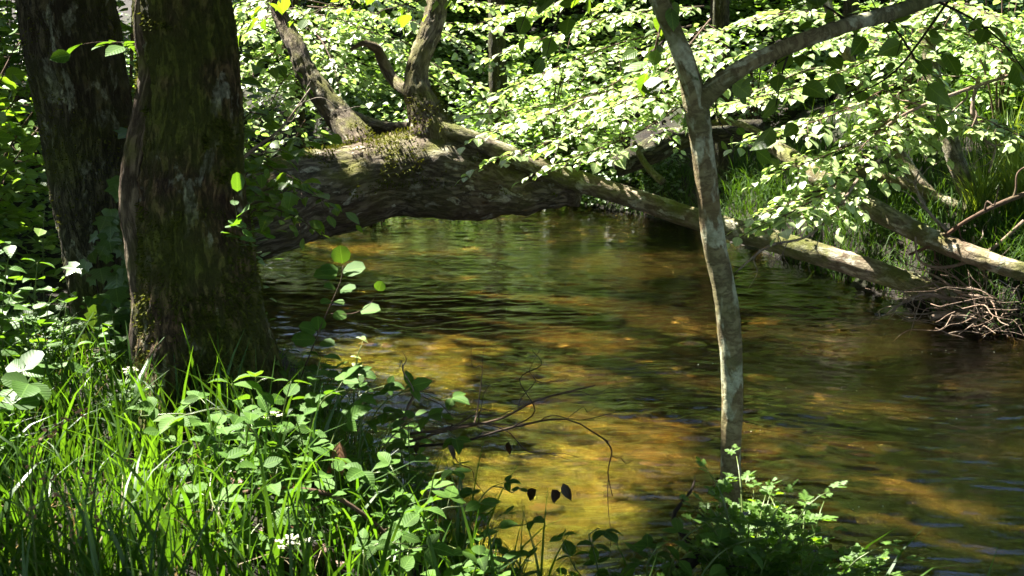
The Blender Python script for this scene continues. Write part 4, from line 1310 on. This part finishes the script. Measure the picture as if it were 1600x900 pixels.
cutleaf('cut_leaved_plant', 'feathery plant at left edge above the grass', bank_pt(70, 5.4), .55, 10, .035, group=GC, width=.6)
cutleaf('cut_leaved_plant', 'small feathery plant beside the left foot of thick mossy trunk', bank_pt(190, 4.9), .30, 8, .03, group=GC, width=.6)

# umbels
def umbel(label, px, py, d, h=None, head=.035, group='white umbel flowers'):
    tp = at(px, py, d)
    b = np.array([tp[0] + .03, d + .05, gz(tp[0], d + .05)])
    r_ = thing('umbel_flower', b, label, 'flower', group)
    w, l = MB(), MB()
    w.tube([b, b * .4 + tp * .6 + np.array([.01, 0, 0]), tp - np.array([0, 0, .05])], [.003, .0025, .002], 6)
    for i in range(9):
        a = 2.4 * i
        rr = head * 1.5 * math.sqrt(i / 9)
        e = tp + np.array([rr * math.cos(a), rr * math.sin(a), -.012 * (i / 9)])
        w.tube([tp - np.array([0, 0, .05]), e], [.0012, .0008], 4, 1.0)
        k = 16
        az = rng.uniform(0, 6.283, k)
        q = e + np.stack([np.cos(az), np.sin(az), 0 * az], 1) * (rng.uniform(0, .010, k))[:, None]
        l.leaves(q, np.stack([np.cos(az), np.sin(az), rng.uniform(0, .6, k)], 1), rng.normal(0, .2, (k, 3)) + np.array([0, 0, 1]), rng.uniform(.005, .009, k), T_MID)
    w.build('stem', M['stem'], r_)
    l.build('flower_head', M['white_flower'], r_)
umbel('white umbel flower near the lower edge among the grass', 455, 842, 3.5)
umbel('small white umbel in front of thick mossy trunk foot, right side', 425, 645, 4.5, head=.025)
umbel('small white umbel in the gap between the two left trunks', 205, 575, 5.1, head=.025)
umbel('faint umbel left of thick mossy trunk near the leaning trunk foot', 160, 545, 5.4, head=.025)

# brambles: arching stems with leaves in threes
def bramble(label, stems, lsize=.075, mat='leaf_bramble', group='brambles on the near bank', gap=.085, tmpl=T_LARGE, name='bramble', t0=.25, wid=.86):
    f = at(*stems[0][0])
    b = np.array([f[0], f[1], gz(f[0], f[1])])
    r_ = thing(name, b, label, 'bramble', group)
    w, l = MB(), MB()
    for sp in stems:
        P_ = np.array([at(*p) for p in sp])
        P_ = np.vstack([[P_[0][0], P_[0][1], gz(P_[0][0], P_[0][1]) - .02], P_])
        Q, _ = w.tube(P_, np.linspace(.0045, .002, len(P_)), 6)
        T = nrm(np.gradient(Q, axis=0))
        arc = np.concatenate([[0], np.cumsum(np.linalg.norm(np.diff(Q, axis=0), axis=1))])
        s, sg = arc[-1] * t0, 1
        while s <= arc[-1] + .001:
            i = min(len(Q) - 1, int(np.searchsorted(arc, s)))
            lat = nrm(np.cross(T[i], [0, 0, 1.0]) + 1e-6)
            pd = nrm(T[i] * .5 + sg * lat + np.array([0, 0, .45]) + rng.normal(0, .25, 3))
            pl = lsize * rng.uniform(.5, .9)
            e = Q[i] + pd * pl
            w.tube([Q[i], e], [.0018, .0012], 4, 1.0)
            up = nrm(np.array([0, -.25, 1]) + rng.normal(0, .28, 3))
            side = nrm(np.cross(pd, up))
            ds = [pd + [0, 0, -.3], pd * .35 + side + [0, 0, -.2], pd * .35 - side + [0, 0, -.2]]
            sz = lsize * np.array([1.15, .9, .9]) * rng.uniform(.75, 1.15)
            l.leaves([e + pd * .006] * 3, ds, [up + rng.normal(0, .15, 3) for _ in range(3)], sz, tmpl, wid, np.clip(rng.random() + rng.normal(0, .1, 3), 0, 1))
            sg = -sg
            s += gap * rng.uniform(.8, 1.3)
    w.build('stem', M['stem'], r_)
    l.build('leaves', M[mat], r_)
    return r_
bramble('bramble with pale drooping leaves in front of the thick mossy trunk foot', [[(430, 760, 4.2), (400, 680, 4.15), (350, 640, 4.1), (285, 650, 4.05)], [(430, 760, 4.2), (420, 640, 4.2), (400, 600, 4.2), (425, 590, 4.2)], [(400, 770, 4.1), (350, 700, 4.1), (300, 650, 4.1), (220, 650, 4.1)]])
bramble('bramble with round ribbed leaves right of the thick trunk foot', [[(480, 740, 4.4), (490, 660, 4.4), (510, 620, 4.4), (540, 610, 4.4)], [(480, 740, 4.4), (470, 680, 4.35), (460, 650, 4.3)], [(500, 750, 4.4), (530, 660, 4.5), (560, 600, 4.6)]], .085)
bramble('bramble arching over the bank edge below the alder sprig', [[(560, 720, 4.8), (590, 640, 4.9), (640, 610, 5.0), (690, 625, 5.1)], [(560, 720, 4.8), (570, 620, 4.9), (590, 590, 5.0)], [(590, 720, 4.8), (640, 660, 4.9), (680, 660, 4.9), (720, 690, 4.9)]])
bramble('bramble with drooping leaves at the middle of the bank edge', [[(640, 850, 4.0), (640, 780, 4.0), (610, 740, 4.0), (580, 740, 4.0)], [(640, 850, 4.0), (670, 780, 4.0), (680, 740, 4.0), (700, 735, 4.0)], [(640, 860, 3.9), (680, 800, 3.9), (740, 790, 3.9)]])
bramble('low bramble at the lower edge left of the umbel flower', [[(390, 900, 3.6), (360, 840, 3.6), (330, 780, 3.7), (330, 740, 3.8)], [(390, 900, 3.6), (390, 840, 3.7), (430, 800, 3.8), (470, 790, 3.8)]])
bramble('low bramble at the lower edge right of the umbel flower', [[(570, 920, 3.6), (570, 870, 3.6), (590, 850, 3.6), (640, 850, 3.6)], [(570, 920, 3.6), (610, 870, 3.6), (680, 850, 3.7), (720, 860, 3.7)]])
bramble('bramble with few leaves over shallow water at the lower edge', [[(940, 930, 4.1), (930, 870, 4.1), (920, 835, 4.1), (935, 825, 4.1)], [(930, 930, 4.1), (900, 890, 4.1), (880, 850, 4.1)], [(960, 930, 4.1), (980, 890, 4.0), (1010, 870, 4.0)]], .07)
bramble('bramble left of the feathery plant at lower edge', [[(1040, 940, 3.9), (1050, 880, 3.9), (1070, 840, 3.9), (1100, 820, 3.9)], [(1030, 940, 3.9), (1010, 890, 3.9), (1030, 850, 3.9)], [(1080, 940, 3.8), (1110, 880, 3.8), (1150, 850, 3.8), (1200, 840, 3.8)]], .075)
bramble('bramble at the foot of the alder sprig in the middle distance', [[(470, 680, 5.3), (480, 620, 5.4), (500, 590, 5.4), (560, 580, 5.5)], [(470, 680, 5.3), (450, 620, 5.3), (440, 590, 5.3)], [(530, 680, 5.2), (560, 620, 5.3), (610, 600, 5.4)]], .07)
bramble('shadowed bramble along the water edge in the lower middle', [[(720, 880, 4.2), (740, 800, 4.3), (770, 760, 4.4), (800, 770, 4.4)], [(720, 880, 4.2), (760, 830, 4.2), (820, 820, 4.2)], [(700, 880, 4.2), (690, 800, 4.3), (690, 740, 4.4)]], .065)
bramble('broad leaved plant cut by the left edge of the picture', [[(-20, 720, 4.3), (-10, 650, 4.3), (20, 610, 4.3), (50, 600, 4.3)], [(-20, 720, 4.3), (0, 680, 4.2), (30, 660, 4.2)]], .11, 'leaf_herb', name='dock_plant', tmpl=T_ROUND)

for i, (px, d, h, n, sz, lab) in enumerate([
        (590, 4.5, .42, 5, .085, 'leafy plant at the bank edge left of the withered leaves'),
        (660, 4.3, .40, 5, .08, 'leafy plant among brambles beneath the dark level twig'),
        (530, 4.0, .40, 5, .085, 'leafy plant behind the bright grass tuft at lower edge'),
        (760, 4.2, .34, 5, .07, 'leafy plant beside the middle tall grass tuft'),
        (440, 4.5, .45, 5, .085, 'leafy plant against the right foot of thick mossy trunk'),
        (690, 3.8, .36, 4, .08, 'leafy plant at the lower edge right of bramble cane'),
        (820, 4.0, .26, 4, .07, 'small leafy plant at the lower edge beside shallow water'),
        (480, 5.2, .45, 5, .08, 'leafy plant at the water edge below the alder sprig'),
        (600, 5.3, .40, 5, .075, 'leafy plant on the bank edge behind the pale forked twig'),
        (330, 4.0, .42, 5, .085, 'leafy plant in grass before the thick mossy trunk')]):
    herb('leafy_plant', lab, bank_pt(px, d), h, n, sz, 'leaf_bramble', group='leafy plants along the bank edge', stems=4, spread=.11)

# alder sprig over the water
sp_root = at(465, 660, 5.4)
sprig = thing('alder_sprig', (sp_root[0], 5.4, gz(sp_root[0], 5.4)), 'upright seedling with round bright leaves standing out against the dark water', 'seedling')
w, l = MB(), MB()
stem = [(440, 660), (478, 570), (497, 520), (517, 475), (532, 440), (536, 415)]
w.tube([at(x, y, 5.4) for x, y in stem], [.004, .0036, .0032, .0028, .0022, .0015], 7)
w.tube([at(517, 490, 5.4), at(550, 490, 5.38), at(575, 478, 5.36), at(590, 458, 5.35)], [.002, .0018, .0015, .001], 6)
for bx, by, ex, ey, sz, ny in [(536, 415, 531, 387, .085, -1), (532, 425, 588, 413, .115, .5), (530, 430, 490, 428, .11, .6), (532, 420, 503, 422, .09, .5), (528, 455, 566, 447, .085, .7), (527, 452, 504, 445, .06, .6),
                              (520, 470, 536, 474, .06, .6), (520, 470, 505, 472, .06, .6), (497, 530, 448, 530, .115, .4), (497, 520, 466, 507, .09, .6), (498, 520, 497, 503, .07, -1), (497, 535, 524, 538, .08, .8),
                              (560, 487, 607, 479, .10, .7), (590, 458, 592, 452, .05, -1), (545, 490, 520, 495, .07, .6)]:
    a, e = at(bx, by, 5.4), at(ex, ey, 5.36 if ny > 0 else 5.4)
    dv = nrm(e - a)
    n_ = np.array([0, -1, .15]) if ny < 0 else nrm(np.array([0, -.7 + .3 * ny, .6 + .3 * ny]))
    l.leaves([a + dv * .01], [dv], [n_ + rng.normal(0, .12, 3)], [sz], T_ROUND, .85 if ny > 0 else 1.15)
w.build('stem', M['twig'], sprig)
l.build('leaves', M['leaf_bramble'], sprig)
bramble('tiny pale leaf shoot beside the alder sprig over the water', [[(553, 640, 5.4), (555, 580, 5.4), (560, 552, 5.4), (565, 540, 5.4)]], .035, 'leaf_fresh', None, .05, name='leaf_shoot', t0=.75)

# rusty flower spikes, out of focus
def spike(label, L, n):
    P_ = np.array([at(*p) for p in L])
    b = np.array([P_[0][0], P_[0][1], gz(P_[0][0], P_[0][1])])
    r_ = thing('flower_spike', b, label, 'flower', 'rusty flower spikes')
    w, l = MB(), MB()
    Q, _ = w.tube(np.vstack([b, P_]), np.linspace(.003, .0015, len(P_) + 1), 6)
    Q = Q[len(Q) // 2:]
    i = rng.integers(0, len(Q), n)
    l.leaves(Q[i] + rng.normal(0, .008, (n, 3)), nrm(rng.normal(size=(n, 3))), nrm(rng.normal(size=(n, 3))), rng.uniform(.008, .016, n), T_MID)
    w.build('stem', M['stem'], r_)
    l.build('flower_head', M['rust_flower'], r_)
spike('rusty flower spike leaning right above the grass at left', [(50, 800, 3.1), (52, 720, 3.1), (62, 690, 3.1), (95, 665, 3.1), (128, 642, 3.1)], 60)
spike('shorter rusty flower spike in the grass below the leaning spike', [(110, 820, 3.2), (90, 770, 3.2), (78, 750, 3.2), (70, 742, 3.2)], 30)
spike('rusty flower spike right of the others among the grass', [(150, 810, 3.3), (145, 760, 3.3), (140, 740, 3.3), (146, 725, 3.3)], 26)

# dead twigs and withered leaves at the bank edge
GT = 'dead twigs at the near bank edge'
stick('long thin twig reaching out over the water from the bank edge', [(640, 690, 5.0, 2.5), (700, 672, 5.05, 2.2), (780, 655, 5.1, 1.9), (840, 625, 5.15, 1.6), (930, 602, 5.2, 1.2)], 'twig', 3, 'twig', 'bare_twig', GT)
stick('dark twig lying level over the shallow water', [(620, 700, 4.9, 2.2), (720, 690, 4.9, 1.9), (800, 668, 5.0, 1.9), (885, 655, 5.0, 1.2), (950, 690, 5.0, 1.2)], 'dark_twig', 5, 'twig', 'bare_twig', GT)
stick('reddish bundle of dead stems lying at the bank edge', [(640, 678, 4.8, 2.2), (690, 672, 4.8, 2.2), (740, 662, 4.8, 1.9), (800, 664, 4.8, 1.2)], 'twig', 4, 'twig', 'bare_twig', GT)
stick('pale forked twig standing up behind the bank edge', [(630, 660, 5.0, 3), (640, 630, 5.0, 2.5), (655, 612, 5.0, 2), (672, 605, 5.0, 1.5)], 'pale_twig', 2, 'twig', 'bare_twig', GT)
stick('brown bramble cane arching across the grass in the lower left middle', [(380, 770, 3.9, 4), (440, 763, 3.9, 4), (520, 775, 3.9, 4), (590, 822, 3.9, 3.5), (620, 860, 3.9, 3)], 'twig', 0, 'twig', 'bare_twig', GT)
stick('thin dangling twig hanging above the shallow water', [(946, 688, 5.0, 1.3), (956, 705, 5.0, 1.2), (950, 738, 4.98, 1.1), (957, 775, 4.95, .7)], 'dark_twig', 2, 'twig', 'bare_twig', GT)
stick('dark branch stub lying at lower edge left of feathery plants', [(1030, 915, 4.0, 13), (1065, 888, 4.0, 13), (1100, 862, 4.05, 11), (1140, 845, 4.1, 8)], 'dark_twig', 2, 'branch', 'branch_stub', None)
def dead_leaves(label, spots, sz, mat='dark_dead_leaf'):
    b = at(*spots[0])
    m_ = MB()
    for s in spots:
        p = at(*s)
        m_.leaves([p], [np.array([rng.normal(0, .5), rng.normal(0, .4), -1])], [np.array([rng.normal(0, 1.0), -1, .3])], [sz * rng.uniform(.6, 1.2)], T_LARGE, .8)
    o = m_.build('withered_leaves', M[mat])
    tag(o, label, 'dead leaf', 'withered leaves at the bank edge')
dead_leaves('pair of dark withered leaves hanging under the bank edge twigs', [(655, 690, 4.75), (700, 695, 4.75)], .075)
dead_leaves('dark withered leaf hanging from the twig over the water', [(795, 690, 4.9)], .075)
dead_leaves('dark glossy leaves hanging above the shallow water at bank edge', [(862, 765, 4.4), (838, 765, 4.4), (880, 755, 4.4)], .07)
dead_leaves('withered brown leaf curled among brambles in the middle', [(530, 690, 4.3), (520, 720, 4.3)], .12, 'dead_leaf')
dead_leaves('dark dead leaf among the feathery plants at the lower edge', [(1300, 850, 4.0)], .10)

# pale sunlit leaves lying low at the bank edge
lp = []
while len(lp) < 260:
    x, y = rng.uniform(-2.2, 1.6), rng.uniform(3.4, 7)
    dn, _ = banks(np.array([x]), np.array([y]))
    if -.05 < dn[0] < 1.0:
        lp.append((x, y, gz(x, y) + .015))
lp = np.array(lp)
m_ = MB()
m_.leaves(lp, nrm(rng.normal(size=lp.shape) * [1, 1, .2]), nrm(rng.normal(0, .35, lp.shape) + [0, 0, 1]), rng.uniform(.04, .09, len(lp)), T_MID)
tag(m_.build('leaf_litter', M['dead_leaf']), 'dead leaves scattered on the near bank edge', 'leaf litter', kind='stuff')

# pale flecks added in place of sun glints on the stream
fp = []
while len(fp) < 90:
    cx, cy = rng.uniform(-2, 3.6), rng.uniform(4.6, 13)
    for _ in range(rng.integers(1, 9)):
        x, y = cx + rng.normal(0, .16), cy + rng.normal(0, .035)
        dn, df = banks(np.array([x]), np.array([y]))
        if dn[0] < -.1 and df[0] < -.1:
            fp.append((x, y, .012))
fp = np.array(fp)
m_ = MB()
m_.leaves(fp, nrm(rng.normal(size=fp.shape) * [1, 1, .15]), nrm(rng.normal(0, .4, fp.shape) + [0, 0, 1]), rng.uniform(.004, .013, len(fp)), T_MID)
tag(m_.build('glint_flecks', M['white_flower']), 'tiny pale flecks standing in for sun glints on the stream surface', 'flecks', kind='stuff')

# grass on the near bank
def bank_points(n, fn, xr, yr):
    out = []
    while len(out) < n:
        x, y = rng.uniform(*xr, 3000), rng.uniform(*yr, 3000)
        dn, _ = banks(x, y)
        k = fn(x, y, dn) > rng.random(3000)
        out += list(np.stack([x[k], y[k], height(x[k], y[k])], 1))
    return np.array(out[:n])
gp = bank_points(9500, lambda x, y, dn: np.where(dn > .05, np.clip(.25 + .75 * sstep(.3, -1.0, x), 0, 1) * (.35 + .65 * sstep(-.25, .1, fbm(np.stack([x, y, 0 * x], 1) * 1.6, 3))), 0), (-3.2, 1.9), (2.5, 6.8))
nr = gp[:, 1] < 5
grass_stuff('grass', 'long fresh green grass covering the near bank', gp[nr][::4], .3, .62, .019, 'grass', (.3, 2.0))
grass_stuff('grass', 'fine green grass filling the near bank', gp[nr][1::2], .16, .45, .0105, 'grass', (.2, 1.7))
grass_stuff('grass', 'shorter grass around and behind the tree feet on the near bank', gp[~nr], .12, .32, .008, 'grass', (.2, 1.7))
M['straw'] = leaf_mat('dry straw', (.16, .12, .06), (.34, .27, .14), .3, (1.2, 1.1, .8), rough=.6, veins=0)
grass_stuff('dry_straw', 'dry straw blades lying among the green grass', gp[rng.choice(len(gp), 700, replace=False)], .12, .38, .006, 'straw', (.8, 2.6))
for i, (px, d, h, lab) in enumerate([(728, 4.2, .5, 'tall grass tuft at the bank edge in the middle'), (845, 4.2, .48, 'tall grass tuft leaning over shallow water right of middle tuft'), (540, 3.6, .42, 'bright grass tuft at the lower edge beside the umbel flower')]):
    b = ground_pt(px, d)
    k = 9
    a = rng.uniform(0, 6.283, k)
    m_ = MB()
    m_.blades(b + rng.normal(0, .02, (k, 3)) * [1, 1, 0], rng.uniform(.5, 1.15, k) * h, rng.uniform(.009, .014, k), np.stack([np.cos(a), np.sin(a), 0 * a], 1), rng.uniform(.15, 1.1, k), 6)
    tag(m_.build('grass_tuft', M['grass']), lab, 'grass', 'tall grass tufts at the bank edge')
